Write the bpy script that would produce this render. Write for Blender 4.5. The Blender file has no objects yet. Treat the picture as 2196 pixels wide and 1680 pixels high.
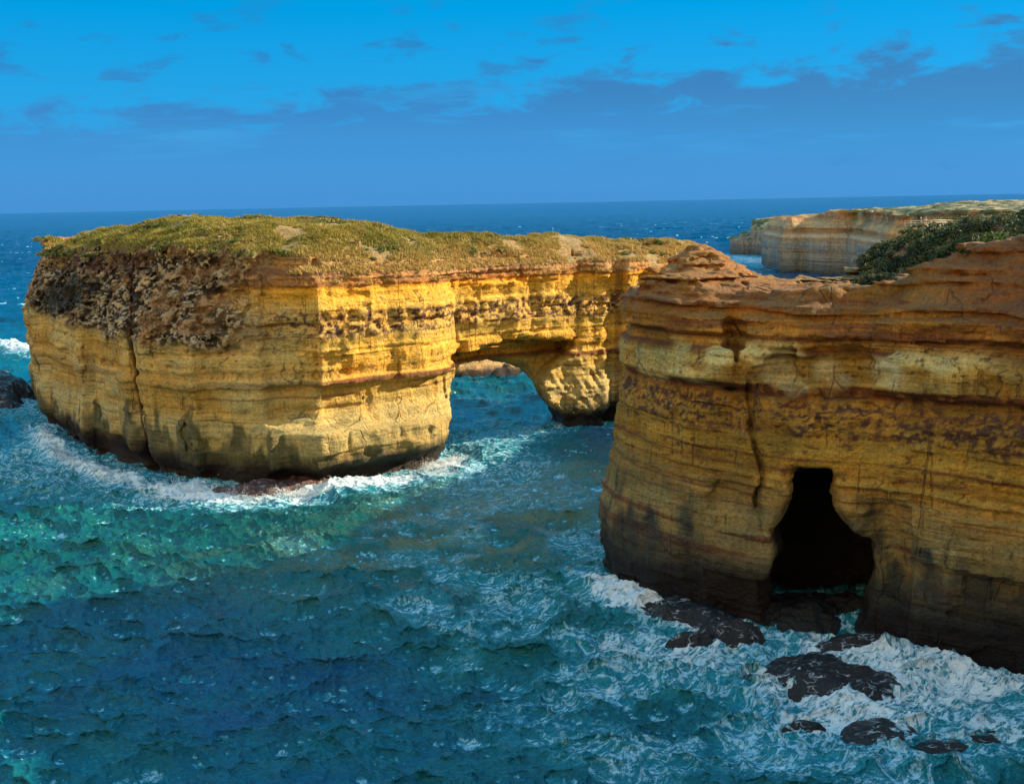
import bpy, math, time
import numpy as np
from mathutils import Matrix
T00 = time.time()
SC = bpy.context.scene
# ------------------------------------------------------------------ camera
F = 2354.6 / 2196.0                      # focal length in frame widths
TH = math.radians(9.81); RO = math.radians(1.12); H = 45.0
def _rx(a):
    c, s = math.cos(a), math.sin(a); return np.array([[1, 0, 0], [0, c, -s], [0, s, c]])
def _rz(a):
    c, s = math.cos(a), math.sin(a); return np.array([[c, -s, 0], [s, c, 0], [0, 0, 1]])
CM = _rx(math.pi / 2 - TH) @ _rz(-RO)
cam_d = bpy.data.cameras.new('camera'); cam = bpy.data.objects.new('camera', cam_d)
SC.collection.objects.link(cam); SC.camera = cam
cam_d.sensor_fit = 'HORIZONTAL'; cam_d.sensor_width = 36.0; cam_d.lens = 36.0 * F
cam_d.clip_start = 0.5; cam_d.clip_end = 60000
m4 = Matrix([list(CM[0]) + [0], list(CM[1]) + [0], list(CM[2]) + [H], [0, 0, 0, 1]])
cam.matrix_world = m4
def ray(u, v):
    return CM @ np.array([(u - 1098) / 2354.6, (840 - v) / 2354.6, -1.0])
def P(u, v, z=0.0):                      # world point at height z seen at (u, v) of the 2196-wide photo
    d = ray(u, v); t = (z - H) / d[2]; return d * t + np.array([0, 0, H])
def PY(u, v, Y):
    d = ray(u, v); return d * Y / d[1] + np.array([0, 0, H])
# ------------------------------------------------------------------ light
SUN_H = np.array([0.96, 0.28]); SUN_H /= np.linalg.norm(SUN_H); SUN_EL = math.radians(24)
sd = np.array([SUN_H[0] * math.cos(SUN_EL), SUN_H[1] * math.cos(SUN_EL), math.sin(SUN_EL)])
sun_d = bpy.data.lights.new('sun', 'SUN'); sun_d.energy = 5.0; sun_d.angle = math.radians(0.53)
sun_d.color = (1.0, 0.83, 0.58)
sun = bpy.data.objects.new('sun', sun_d); SC.collection.objects.link(sun)
from mathutils import Vector
sun.rotation_euler = Vector(-sd).to_track_quat('-Z', 'Y').to_euler()
SC.view_settings.view_transform = 'Standard'; SC.view_settings.look = 'None'
SC.view_settings.exposure = 1.0; SC.view_settings.gamma = 1.0
W = bpy.data.worlds.new('World'); SC.world = W; W.use_nodes = True
SC.cycles.max_bounces = 6; SC.cycles.diffuse_bounces = 3; SC.cycles.glossy_bounces = 3
SC.cycles.transmission_bounces = 2; SC.cycles.volume_bounces = 1

class NT:                                # tiny node helper
    def __init__(s, nt): s.nt = nt; s.nt.nodes.clear()
    def n(s, typ, ins=None, **kw):
        nd = s.nt.nodes.new(typ)
        for k, v in kw.items(): setattr(nd, k, v)
        for k, v in (ins or {}).items():
            sock = nd.inputs[k]
            if isinstance(v, bpy.types.NodeSocket): s.nt.links.new(v, sock)
            else: sock.default_value = v
        return nd
    def math(s, op, a, b=0.0, c=None, clamp=False):
        d = {0: a, 1: b}
        if c is not None: d[2] = c
        return s.n('ShaderNodeMath', d, operation=op, use_clamp=clamp).outputs[0]
    def mix(s, f, a, b, typ='MIX'):
        nd = s.nt.nodes.new('ShaderNodeMix'); nd.data_type = 'RGBA'; nd.blend_type = typ
        for i, v in ((0, f), (6, a), (7, b)):
            if isinstance(v, bpy.types.NodeSocket): s.nt.links.new(v, nd.inputs[i])
            else: nd.inputs[i].default_value = v if i == 0 else (*v[:3], 1.0)
        return nd.outputs[2]
    def ramp(s, f, stops, interp='LINEAR'):
        nd = s.nt.nodes.new('ShaderNodeValToRGB'); s.nt.links.new(f, nd.inputs[0])
        cr = nd.color_ramp; cr.interpolation = interp
        while len(cr.elements) < len(stops): cr.elements.new(0.5)
        for e, (p, c) in zip(cr.elements, stops):
            e.position = p; e.color = (*c, 1.0) if len(c) == 3 else c
        return nd.outputs[0]
    def maprange(s, v, a, b, c=0.0, d=1.0, smooth=True):
        return s.n('ShaderNodeMapRange', {0: v, 1: a, 2: b, 3: c, 4: d},
                   interpolation_type='SMOOTHSTEP' if smooth else 'LINEAR').outputs[0]
    def noise(s, vec, scale, detail=4.0, rough=0.55, dist=0.0):
        return s.n('ShaderNodeTexNoise', {'Vector': vec, 'Scale': scale, 'Detail': detail,
                   'Roughness': rough, 'Distortion': dist}).outputs[0]
    def scalev(s, vec, v):
        return s.n('ShaderNodeVectorMath', {0: vec, 1: v}, operation='MULTIPLY').outputs[0]
    def addv(s, vec, v):
        return s.n('ShaderNodeVectorMath', {0: vec, 1: v}, operation='ADD').outputs[0]

w = NT(W.node_tree)
sky = w.n('ShaderNodeTexSky', sky_type='NISHITA', sun_disc=False, sun_elevation=SUN_EL,
          sun_rotation=math.atan2(SUN_H[0], SUN_H[1]), altitude=50.0, air_density=1.0, dust_density=0.3, ozone_density=3.0)
tc = w.n('ShaderNodeTexCoord').outputs['Generated']
sep = w.n('ShaderNodeSeparateXYZ', {0: tc})
X, Y, Z = sep.outputs
hz = w.math('SQRT', w.math('ADD', w.math('MULTIPLY', X, X), w.math('MULTIPLY', Y, Y)))
el = w.math('ARCTAN2', Z, hz)            # elevation in radians
az = w.math('ARCTAN2', X, Y)             # 0 = +Y, grows to +X
eld = w.math('MULTIPLY', el, 180 / math.pi)
# clear-sky colour: the sky texture pulled towards the deep saturated blue of the photo
tint = w.ramp(w.maprange(eld, -2.0, 30.0, 0.0, 1.0, False),
              [(0.0, (0.065, 0.29, 0.66)), (0.10, (0.065, 0.30, 0.68)), (0.22, (0.022, 0.39, 0.83)), (0.36, (0.0, 0.38, 0.87)), (0.50, (0.0, 0.52, 1.15)), (0.66, (0.0, 0.85, 1.6)), (1.0, (0.0, 1.0, 1.8))])
lum = w.n('ShaderNodeRGBToBW', {0: sky.outputs[0]}).outputs[0]
lumn = w.math('MULTIPLY', w.math('POWER', lum, 0.25), 5.6)
clear = w.mix(1.0, tint, w.n('ShaderNodeCombineXYZ', {0: lumn, 1: lumn, 2: lumn}).outputs[0], 'MULTIPLY')
# cloud coordinates: azimuth / elevation, stretched sideways
cv = w.n('ShaderNodeCombineXYZ', {0: w.math('MULTIPLY', az, 8.5), 1: w.math('MULTIPLY', el, 24.0), 2: 5.1}).outputs[0]
n1 = w.noise(cv, 2.0, 9.0, 0.58, 0.3)
n2 = w.noise(w.scalev(cv, (0.35, 0.9, 1.0)), 1.6, 5.0, 0.6)
top = w.math('ADD', 6.3, w.math('MULTIPLY', az, 2.6))          # the bank's top edge rises to the right
rel = w.math('SUBTRACT', top, eld)
bank = w.maprange(w.math('ADD', rel, w.math('MULTIPLY', w.math('SUBTRACT', n1, 0.5), 10.0)), -0.2, 1.5)
low = w.maprange(eld, 0.2, 5.2, 0.25, 1.0)
strk = w.maprange(n2, 0.50, 0.68, 0.0, 0.6)
bankm = w.math('MULTIPLY', w.math('MULTIPLY', bank, low), w.math('SUBTRACT', 1.0, w.math('MULTIPLY', strk, low)))
puffs = w.math('MULTIPLY', w.maprange(n1, 0.53, 0.68), w.maprange(eld, 12.0, 7.0))
cm = w.math('MAXIMUM', w.math('MULTIPLY', bankm, 0.97), w.math('MULTIPLY', puffs, 0.62))
ccol = w.mix(w.maprange(eld, 1.0, 9.0), (0.32, 1.53, 3.45), (0.15, 0.86, 2.25))
ccol = w.mix(w.math('MULTIPLY', w.maprange(az, -0.2, 0.45), 0.55), ccol, (0.30, 1.28, 2.65))
ccol = w.mix(w.math('MULTIPLY', w.maprange(n2, .54, .72), w.math('MULTIPLY', w.maprange(eld, 1.5, 3.0), w.maprange(eld, 7.0, 4.5, 0.0, .5))), ccol, (0.55, 2.05, 4.0))
view = w.mix(cm, w.mix(1.0, clear, (0.60, 0.60, 0.60), 'MULTIPLY'), ccol)
# behind the camera: unseen bright warm clouds, added to fill the shade
rear = w.math('MULTIPLY', w.maprange(w.math('ABSOLUTE', az), 1.2, 1.8), w.maprange(eld, -1.0, 3.0))
high = w.maprange(eld, 28.0, 60.0)
rn = w.noise(w.scalev(tc, (2.0, 2.0, 4.0)), 1.3, 5.0, 0.6)
rcol = w.mix(w.maprange(rn, 0.42, 0.62), (2.4, 2.5, 2.4), (13.5, 9.4, 4.4))
rcol = w.mix(high, rcol, (1.1, 4.0, 6.8))  # unseen overhead sky, brightened for shade fill and water reflections
out = w.mix(w.math('MAXIMUM', rear, high), view, rcol)
bg = w.n('ShaderNodeBackground', {0: out, 1: 0.10})
w.nt.links.new(bg.outputs[0], w.n('ShaderNodeOutputWorld').inputs[0])

# ------------------------------------------------------------------ numpy noise
RNG = np.random.default_rng(7)
_T = RNG.random((64, 64, 64), dtype=np.float32)
def vn(x, y, z, lin=False):
    """value noise 0..1 (lin=True keeps hard creases)"""
    x = np.asarray(x, np.float32); y = np.asarray(y, np.float32); z = np.asarray(z, np.float32)
    x, y, z = np.broadcast_arrays(x, y, z)
    fx, fy, fz = np.floor(x), np.floor(y), np.floor(z)
    ix, iy, iz = fx.astype(np.int32), fy.astype(np.int32), fz.astype(np.int32)
    fx = x - fx; fy = y - fy; fz = z - fz
    if not lin: fx = fx * fx * (3 - 2 * fx); fy = fy * fy * (3 - 2 * fy); fz = fz * fz * (3 - 2 * fz)
    x0 = (ix & 63) << 12; x1 = ((ix + 1) & 63) << 12
    y0 = (iy & 63) << 6; y1 = ((iy + 1) & 63) << 6
    z0 = iz & 63; z1 = (iz + 1) & 63
    T = _T.ravel()
    a = T[x0 + y0 + z0]; a += (T[x0 + y0 + z1] - a) * fz
    b = T[x0 + y1 + z0]; b += (T[x0 + y1 + z1] - b) * fz
    a += (b - a) * fy
    c = T[x1 + y0 + z0]; c += (T[x1 + y0 + z1] - c) * fz
    d = T[x1 + y1 + z0]; d += (T[x1 + y1 + z1] - d) * fz
    c += (d - c) * fy
    a += (c - a) * fx
    return a
def cell(x, y, z, s=0):
    """constant random value per warped cell: angular broken blocks"""
    w1, w2 = vn(x * .9 + 3, y * .9, z * .9) * 1.6, vn(x * .9, y * .9 + 8, z * .9 + 5) * 1.6
    i, j, k = (np.floor(a).astype(np.int32) for a in (x + w1, y + w2, z + w1 - w2))
    return _T.ravel()[(i * 4127 + j * 911 + k * 67 + s * 131) & 262143]
def fbm(x, y, z, o=4, g=0.5):
    s = 0; a = 1.0; t = 0
    for i in range(o):
        s = s + a * vn(x * 2.03 ** i + 17 * i, y * 2.03 ** i + 5 * i, z * 2.03 ** i + 9 * i); t += a; a *= g
    return s / t
def sst(a, b, x):
    t = np.clip((x - a) / (b - a), 0, 1); return t * t * (3 - 2 * t)
def smin(a, b, k):
    h = np.clip(0.5 + 0.5 * (b - a) / k, 0, 1); return b + (a - b) * h - k * h * (1 - h)
def smax(a, b, k): return -smin(-a, -b, k)
def poly_sdf(x, y, pts):
    """signed distance to polygon in the plan, negative inside"""
    pts = np.asarray(pts, np.float32); n = len(pts)
    d = np.full(x.shape, 1e9, np.float32); ins = np.zeros(x.shape, bool)
    for i in range(n):
        ax, ay = pts[i]; bx, by = pts[(i + 1) % n]
        ex, ey = bx - ax, by - ay
        wx, wy = x - ax, y - ay
        t = np.clip((wx * ex + wy * ey) / (ex * ex + ey * ey + 1e-9), 0, 1)
        d = np.minimum(d, (wx - ex * t) ** 2 + (wy - ey * t) ** 2)
        c = ((ay > y) != (by > y)) & (x < (bx - ax) * (y - ay) / (by - ay + 1e-9) + ax)
        ins ^= c
    d = np.sqrt(d); return np.where(ins, -d, d)
def idw(x, y, pts, p=3.0):
    num = 0; den = 0
    for px, py, pz in pts:
        wgt = 1.0 / (((x - px) ** 2 + (y - py) ** 2 + 4.0) ** (p / 2)); num = num + wgt * pz; den = den + wgt
    return num / den

# ------------------------------------------------------------------ surface nets
def surface_nets(D, org, h):
    """D: float32 grid, org: corner, h: voxel (hx,hy,hz) -> verts, quads"""
    b = D < 0
    s = b[:-1, :-1, :-1].astype(np.uint8)
    for i, j, k in ((1,0,0),(0,1,0),(0,0,1),(1,1,0),(1,0,1),(0,1,1),(1,1,1)):
        s += b[i:b.shape[0]-1+i, j:b.shape[1]-1+j, k:b.shape[2]-1+k]
    m = (s > 0) & (s < 8); del s
    I = np.argwhere(m).astype(np.int32); lab = np.full(m.shape, -1, np.int32)
    lab[m] = np.arange(len(I), dtype=np.int32)
    c = np.array([(i, j, k) for i in (0, 1) for j in (0, 1) for k in (0, 1)])
    val = np.stack([D[I[:, 0]+a, I[:, 1]+e, I[:, 2]+g] for a, e, g in c], 1)
    acc = np.zeros((len(I), 3), np.float32); cnt = np.zeros(len(I), np.float32)
    for p in range(8):
        for q in range(p + 1, 8):
            if np.abs(c[p] - c[q]).sum() != 1: continue
            vp, vq = val[:, p], val[:, q]; mm = (vp < 0) != (vq < 0)
            t = np.where(mm, vp / np.where(mm, vp - vq, 1), 0)[:, None]
            acc += np.where(mm[:, None], c[p] + (c[q] - c[p]) * t, 0); cnt += mm
    V = (I + acc / cnt[:, None]) * np.array(h) + np.array(org)
    Q = []
    for ax in range(3):
        o1, o2 = [a for a in range(3) if a != ax]
        sl = [slice(1, -1)] * 3; sl[ax] = slice(0, -1)
        sh = [slice(1, -1)] * 3; sh[ax] = slice(1, None)
        A = b[tuple(sl)]; B = b[tuple(sh)]
        E = np.argwhere(A != B)
        E2 = E.copy(); E2[:, o1] += 1; E2[:, o2] += 1
        flip = A[E[:, 0], E[:, 1], E[:, 2]]
        def L(d1, d2):
            K = E2.copy(); K[:, o1] -= d1; K[:, o2] -= d2
            return lab[K[:, 0], K[:, 1], K[:, 2]]
        q = np.stack([L(1, 1), L(0, 1), L(0, 0), L(1, 0)], 1)
        if ax == 1: flip = ~flip
        q[~flip] = q[~flip][:, ::-1]
        Q.append(q[(q >= 0).all(1)])
    return V, np.concatenate(Q)

def sdf_mesh(bounds, h, base, detail, band=2.6, coarse=4):
    """two-level evaluation: base everywhere at coarse steps, detail only near the surface"""
    (x0, x1), (y0, y1), (z0, z1) = bounds
    hx, hy, hz_ = h
    H3 = (hx * coarse, hy * coarse, hz_ * coarse)
    n = [int(math.ceil((b - a) / s)) for (a, b), s in zip(bounds, H3)]
    xs = x0 + np.arange(n[0] + 1) * H3[0]; ys = y0 + np.arange(n[1] + 1) * H3[1]; zs = z0 + np.arange(n[2] + 1) * H3[2]
    g = np.meshgrid(xs, ys, zs, indexing='ij')
    C = base(*[a.astype(np.float32) for a in g]).astype(np.float32)
    def up(A, ax):
        sl0 = [slice(None)] * 3; sl1 = [slice(None)] * 3; sl0[ax] = slice(0, -1); sl1[ax] = slice(1, None)
        a0, a1 = A[tuple(sl0)], A[tuple(sl1)]
        st = np.stack([a0 + (a1 - a0) * (t / coarse) for t in range(coarse)], ax + 1)
        shp = list(A.shape); shp[ax] = (A.shape[ax] - 1) * coarse
        return st.reshape(shp)
    D = up(up(up(C, 0), 1), 2)
    I = np.nonzero(np.abs(D) < band)
    CH = 3_000_000
    for s in range(0, len(I[0]), CH):
        i, j, k = (a[s:s+CH] for a in I)
        x = (x0 + i * hx).astype(np.float32); y = (y0 + j * hy).astype(np.float32); z = (z0 + k * hz_).astype(np.float32)
        D[i, j, k] = base(x, y, z) - detail(x, y, z)
    return surface_nets(D, (x0, y0, z0), h)

def new_mesh(name, V, Qd, smooth=True, attrs=None, cols=None, tri=False):
    me = bpy.data.meshes.new(name); V = np.asarray(V, np.float32); Qd = np.asarray(Qd, np.int32)
    k = Qd.shape[1]
    me.vertices.add(len(V)); me.vertices.foreach_set('co', V.ravel())
    me.loops.add(len(Qd) * k); me.loops.foreach_set('vertex_index', Qd.ravel())
    me.polygons.add(len(Qd)); me.polygons.foreach_set('loop_start', np.arange(0, len(Qd) * k, k, dtype=np.int32))
    if smooth: me.polygons.foreach_set('use_smooth', np.ones(len(Qd), bool))
    me.update(calc_edges=True)
    for nme, a in (attrs or {}).items():
        at = me.attributes.new(nme, 'FLOAT', 'POINT'); at.data.foreach_set('value', np.asarray(a, np.float32))
    for nme, a in (cols or {}).items():
        at = me.color_attributes.new(nme, 'FLOAT_COLOR', 'POINT')
        c4 = np.ones((len(V), 4), np.float32); c4[:, :3] = a; at.data.foreach_set('color', c4.ravel())
    return me
def link(name, me, mat=None, parent=None):
    o = bpy.data.objects.new(name, me); SC.collection.objects.link(o)
    if mat: me.materials.append(mat)
    if parent: o.parent = parent
    return o
def tag(o, label=None, cat=None, group=None, kind=None):
    for k, v in (('label', label), ('category', cat), ('group', group), ('kind', kind)):
        if v: o[k] = v
    return o
def vnormals(me):
    a = np.zeros(len(me.vertices) * 3, np.float32); me.vertex_normals.foreach_get('vector', a); return a.reshape(-1, 3)
def clean(V, Qd, keep):
    """keep only the faces whose vertices all satisfy keep; drop loose verts"""
    f = keep[Qd].all(1); Qd = Qd[f]; u, inv = np.unique(Qd, return_inverse=True)
    return V[u], inv.reshape(Qd.shape), u
print('setup', round(time.time() - T00, 1))

# ------------------------------------------------------------------ rock shading
def rock_material(name, wet=True, bump=1.0, fine=1.0):
    m = bpy.data.materials.new(name); m.use_nodes = True; t = NT(m.node_tree)
    geo = t.n('ShaderNodeNewGeometry'); pos = geo.outputs['Position']
    col = t.n('ShaderNodeVertexColor', layer_name='rock').outputs[0]
    rough = t.n('ShaderNodeAttribute', attribute_name='rough').outputs['Fac']
    beds = t.noise(t.scalev(pos, (0.10, 0.10, 2.6)), 1.0 * fine, 6.0, 0.62, 0.15)     # thin bedding
    grain = t.noise(pos, 2.6 * fine, 6.0, 0.66)
    blot = t.noise(t.scalev(pos, (0.5, 0.5, 0.8)), 0.55 * fine, 5.0, 0.6)
    drip = t.noise(t.scalev(pos, (2.1, 2.1, 0.12)), 1.0 * fine, 4.0, 0.6)
    patch = t.maprange(t.noise(t.scalev(pos, (0.13, 0.13, 0.22)), 1.0 * fine, 3.0, 0.6), .42, .62, 0.25, 1.15)
    beds = t.math('ADD', 0.5, t.math('MULTIPLY', t.math('SUBTRACT', beds, 0.5), patch))
    f = t.math('ADD', t.math('MULTIPLY', beds, 0.80), t.math('MULTIPLY', grain, 0.90))
    f = t.math('ADD', f, t.math('MULTIPLY', blot, 0.5))
    f = t.math('ADD', f, t.math('MULTIPLY', drip, 0.55))                              # mean 1.25
    f = t.maprange(f, 1.02, 1.74, 0.40, 1.55, False)
    c = t.mix(1.0, col, t.n('ShaderNodeCombineXYZ', {0: f, 1: f, 2: f}).outputs[0], 'MULTIPLY')
    warmth = t.maprange(blot, 0.36, 0.66)
    c = t.mix(1.0, c, t.mix(warmth, (0.94, 1.0, 1.06), (1.08, 0.97, 0.80)), 'MULTIPLY')
    jw = t.addv(t.scalev(pos, (0.24 * fine, 0.24 * fine, 0.012 * fine)), t.scalev(t.n('ShaderNodeTexNoise', {'Vector': pos, 'Scale': .5 * fine, 'Detail': 4.0}).outputs[1], (.09, .09, .02)))
    jt = t.n('ShaderNodeTexVoronoi', {'Vector': jw, 'Scale': 1.0}, feature='DISTANCE_TO_EDGE').outputs['Distance']
    jn = t.math('MULTIPLY', t.maprange(jt, .022, .004), t.maprange(t.noise(pos, .16 * fine, 2.0), .50, .60))
    c = t.mix(t.math('MULTIPLY', jn, .32), c, (.05, .03, .018))
    fw = t.addv(t.scalev(pos, (0.85 * fine, 0.85 * fine, 1.5 * fine)), t.scalev(t.n('ShaderNodeTexNoise', {'Vector': pos, 'Scale': .9 * fine, 'Detail': 5.0}).outputs[1], (1.1, 1.1, .9)))
    fc_ = t.n('ShaderNodeTexVoronoi', {'Vector': fw, 'Scale': 1.0}, feature='F1').outputs['Distance']
    hgt = t.math('ADD', t.math('MULTIPLY', beds, 0.8), t.math('MULTIPLY', grain, 0.9))
    hgt = t.math('SUBTRACT', t.math('SUBTRACT', hgt, t.math('MULTIPLY', jn, .8)), t.math('MULTIPLY', fc_, .28))
    bp = t.n('ShaderNodeBump', {'Height': hgt, 'Strength': 1.0, 'Distance': 0.55 * bump})
    rg = t.math('ADD', 0.78, t.math('MULTIPLY', rough, -0.42))
    b = t.n('ShaderNodeBsdfPrincipled', {'Base Color': c, 'Roughness': rg, 'Normal': bp.outputs[0], 'Specular IOR Level': 0.25})
    t.nt.links.new(b.outputs[0], t.n('ShaderNodeOutputMaterial').inputs[0])
    return m
def lerp_table(z, tab):
    zs = [a[0] for a in tab]; return np.stack([np.interp(z, zs, [a[1][i] for a in tab]) for i in range(3)], 1)
def mixc(a, b, f): return a + (np.asarray(b) - a) * np.clip(f, 0, 1)[:, None]
def nz1(z, s=0): return vn(z, 0 * z + s, 0 * z + 1.5 * s)

class Plan:
    """plan functions tabulated on a fine grid and read back bilinearly"""
    def __init__(s, bx, by, h, fn):
        s.x0, s.y0, s.h = bx[0], by[0], h
        xs = np.arange(bx[0], bx[1] + h, h); ys = np.arange(by[0], by[1] + h, h)
        g = np.meshgrid(xs, ys, indexing='ij'); s.A = [np.asarray(a, np.float32) for a in fn(*g)]
        s.n = (len(xs), len(ys))
    def __call__(s, x, y):
        u = np.clip((x - s.x0) / s.h, 0, s.n[0] - 1.001); v = np.clip((y - s.y0) / s.h, 0, s.n[1] - 1.001)
        i = u.astype(np.int32); j = v.astype(np.int32); fu = (u - i).astype(np.float32); fv = (v - j).astype(np.float32)
        return [(A[i, j] * (1-fu) + A[i+1, j] * fu) * (1-fv) + (A[i, j+1] * (1-fu) + A[i+1, j+1] * fu) * fv for A in s.A]

def strata(zz, x, y, seed, thick=0.9):
    """ledge profile as a function of bedding height: 0..1, shelves with sharp lips"""
    a = zz / thick; k = np.floor(a); f = a - k
    T = _T.ravel(); r = T[(k.astype(np.int32) * 37 + seed * 101) & 262143]; r2 = T[((k.astype(np.int32) + 1) * 37 + seed * 101) & 262143]
    return r + (r2 - r) * sst(0.72, 1.0, f)

# ================================================================= THE ISLAND
ISL = [(-112, 255), (-98.5, 226.0), (-94.5, 223.5), (-79, 199.5), (-77.0, 200.0), (-66.2, 186.6), (-63.8, 186.6), (-62.6, 183.4), (-51.5, 175.0), (-49.8, 176.4), (-39.5, 172.0), (-38.6, 174.0), (-31.6, 173.6),
       (-30.6, 174.0), (-14.6, 186.0), (-13.2, 188.0), (-10.6, 193), (-8.5, 196.5), (-3, 200), (5, 206.5), (12, 212.0), (19.6, 215.6),
       (20.8, 218.6), (22.2, 219.0), (23.2, 216.8), (30, 222), (39, 231), (46, 241), (50, 251), (50, 260), (44, 266), (36, 261), (26, 252),
       (12, 238), (0, 227), (-13, 219), (-22, 222), (-36, 230), (-60, 252), (-84, 274), (-106, 285), (-118, 274)]
RX = [-125, -112, -104, -97, -83, -70, -60, -50, -30, -23, -17, 0, 11, 43, 54, 70]
RZ = [38.5, 38.8, 39.0, 39.8, 41.0, 42.2, 42.7, 41.9, 41.9, 41.3, 39.9, 38.6, 37.7, 34.9, 31.9, 30]
EX = [-125, -112, -104, -95, -76, -55, -38, -28, -15, 0, 20, 40, 54, 70]
EZ = [37.0, 37.6, 35.0, 34.0, 35.4, 37.0, 36.0, 33.2, 33.6, 33.2, 32.2, 31.0, 29.5, 28]
def isl_plan(x, y):
    d = poly_sdf(x, y, ISL); de = np.maximum(-d, 0)
    we = np.interp(x, [-60, -15, 0], [19.0, 15.0, 9.5])
    ez = np.interp(x, EX, EZ); rz = np.interp(x, RX, RZ)
    q = de / we; q = np.clip(q, 0, 1); q = 1 - (1 - q) ** 1.6
    T = ez + (rz - ez) * q
    T = T + (fbm(x / 9, y / 9, 0 * x + 3, 4) - 0.5) * 2.2 * sst(1, 6, de) + (vn(x / 2.3, y / 2.3, 0 * x) - 0.5) * 0.5
    cap = sst(-101, -105, x) * sst(262, 256, y); T = T * (1 - cap) + 39.0 * cap
    return d, T
isl_pl = Plan((-130, 72), (160, 296), 0.4, isl_plan)
AX = np.array([-0.148, 0.989])           # direction of the arch tunnel
def isl_base(x, y, z):
    d, T = isl_pl(x, y)
    wl = sst(-30, -48, x)                                     # left part: rubble slope above the sheer wall
    inset = wl * (np.clip(z - 24.5, 0, 12) * 0.42)
    inset = inset + sst(-44, -34, x) * np.clip(z - 31.5, 0, 9) * 0.55
    # base: notch cut by the waves, lower step block on the corner
    inset = inset + (1.3 + 1.3 * sst(-30, -45, x)) * sst(4.2, 1.0, z) * (0.4 + 0.9 * vn(x / 7, y / 7, 0 * z))
    blk = sst(-39.6, -38.2, x) * sst(-6, -11, x) * sst(212, 200, y)
    inset = inset - blk * 2.3 * sst(10.8, 9.4, z + 0.06 * (x + 38)) + blk * 2.6 * sst(4.2, 1.5, z)
    # bedding overhang line (z 16..17) across the bastion, wall below set back
    mid = sst(-44, -36, x) * sst(-6, -12, x)
    inset = inset + mid * 1.25 * sst(16.6, 15.9, z + 0.05 * (x + 30)) * sst(9.0, 12.5, z)
    # upper left block of the bastion: recess and step at x = -31
    lft = sst(-30.4, -31.6, x) * sst(-52, -44, x)
    inset = inset + lft * 1.5 * sst(14.5, 17, z) * sst(34, 30, z)
    # arch wall: set-back band under the cap, gently concave
    arc = sst(-14, -7, x) * sst(60, 50, x)
    inset = inset + arc * (1.3 * sst(31.5, 28, z) + 0.5 * sst(24, 21, z))
    inset = inset + 1.4 * sst(33.2, 31.4, z) * sst(29.0, 31.0, z) * sst(-34, -26, x) * 0.5
    D = d + inset
    D = smax(D, (z - T) * 0.85, 1.0)
    # arch tunnel
    wv = x * AX[1] - y * AX[0]; tv = x * AX[0] + y * AX[1]
    tf = 193.9 + (wv - 14.86) * 0.66
    tt = tv - tf
    wr = np.interp(z, [-3, 0, 3, 6, 9.5, 12, 14], [43.6, 42.9, 41.2, 39.4, 37.4, 36.2, 35.6]).astype(np.float32)
    wr = wr - np.clip(tt - 3, 0, 30) * 0.05
    wL = np.interp(z, [-3, 5, 12, 18], [15.0, 16.5, 18.4, 21.0]).astype(np.float32)
    zc = 16.4 - np.clip(tt - 4, 0, 14) * 0.20 - 0.021 * (wv - 23.5) ** 2 * sst(2, 10, tt) - 0.004 * (wv - 26) ** 2
    tun = smax(smax(wL - wv, wv - wr, 2.0), z - zc, 2.0)
    tun = smax(tun, np.abs(tt - 12) - 32, 0.5)
    # larger alcove in front of it
    w2 = np.interp(z, [9, 12, 15, 18.5], [36, 38.5, 43.5, 45.0]).astype(np.float32)
    zc2 = 19.2 - 0.005 * (wv - 33) ** 2
    alc = smax(smax(16.8 + 0.12 * z - wv, wv - w2, 1.2), z - zc2, 0.8)
    alc = smax(alc, tt - (7.5 - 0.25 * np.clip(z - 12, 0, 9)), 1.2)
    alc = smax(alc, 7.0 - z, 1.0)
    cut = np.minimum(tun, alc)
    D = smax(D, -cut, 0.8)
    return D
ISL_CR = [(-66.2, 187.0, 33), (-64.9, 186.2, 24), (-64.2, 185.6, 16), (-63.6, 185.3, 8), (-62.0, 184.3, -2)]
def isl_zones(x, y, z):
    zz = z + 1.1 * (vn(x / 22, y / 22, z / 30) - 0.5) * 2 + 0.45 * (vn(x / 5, y / 5, z / 6) - 0.5)
    rub = sst(-34, -50, x) * sst(23.2, 25.5, z + 2.4 * (vn(x / 6, y / 6, z / 8) - 0.5) + 0.05 * (x + 90))
    lam = sst(31.6, 32.6, zz) * sst(36.5, 35.0, zz) * (1 - rub) + 0.8 * sst(15.4, 16.0, zz) * sst(17.2, 16.6, zz) * (1 - rub)
    pit = sst(23.0, 24.6, zz) * sst(28.6, 27.2, zz) * (1 - rub)
    return zz, rub, np.clip(lam, 0, 1), pit
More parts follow.
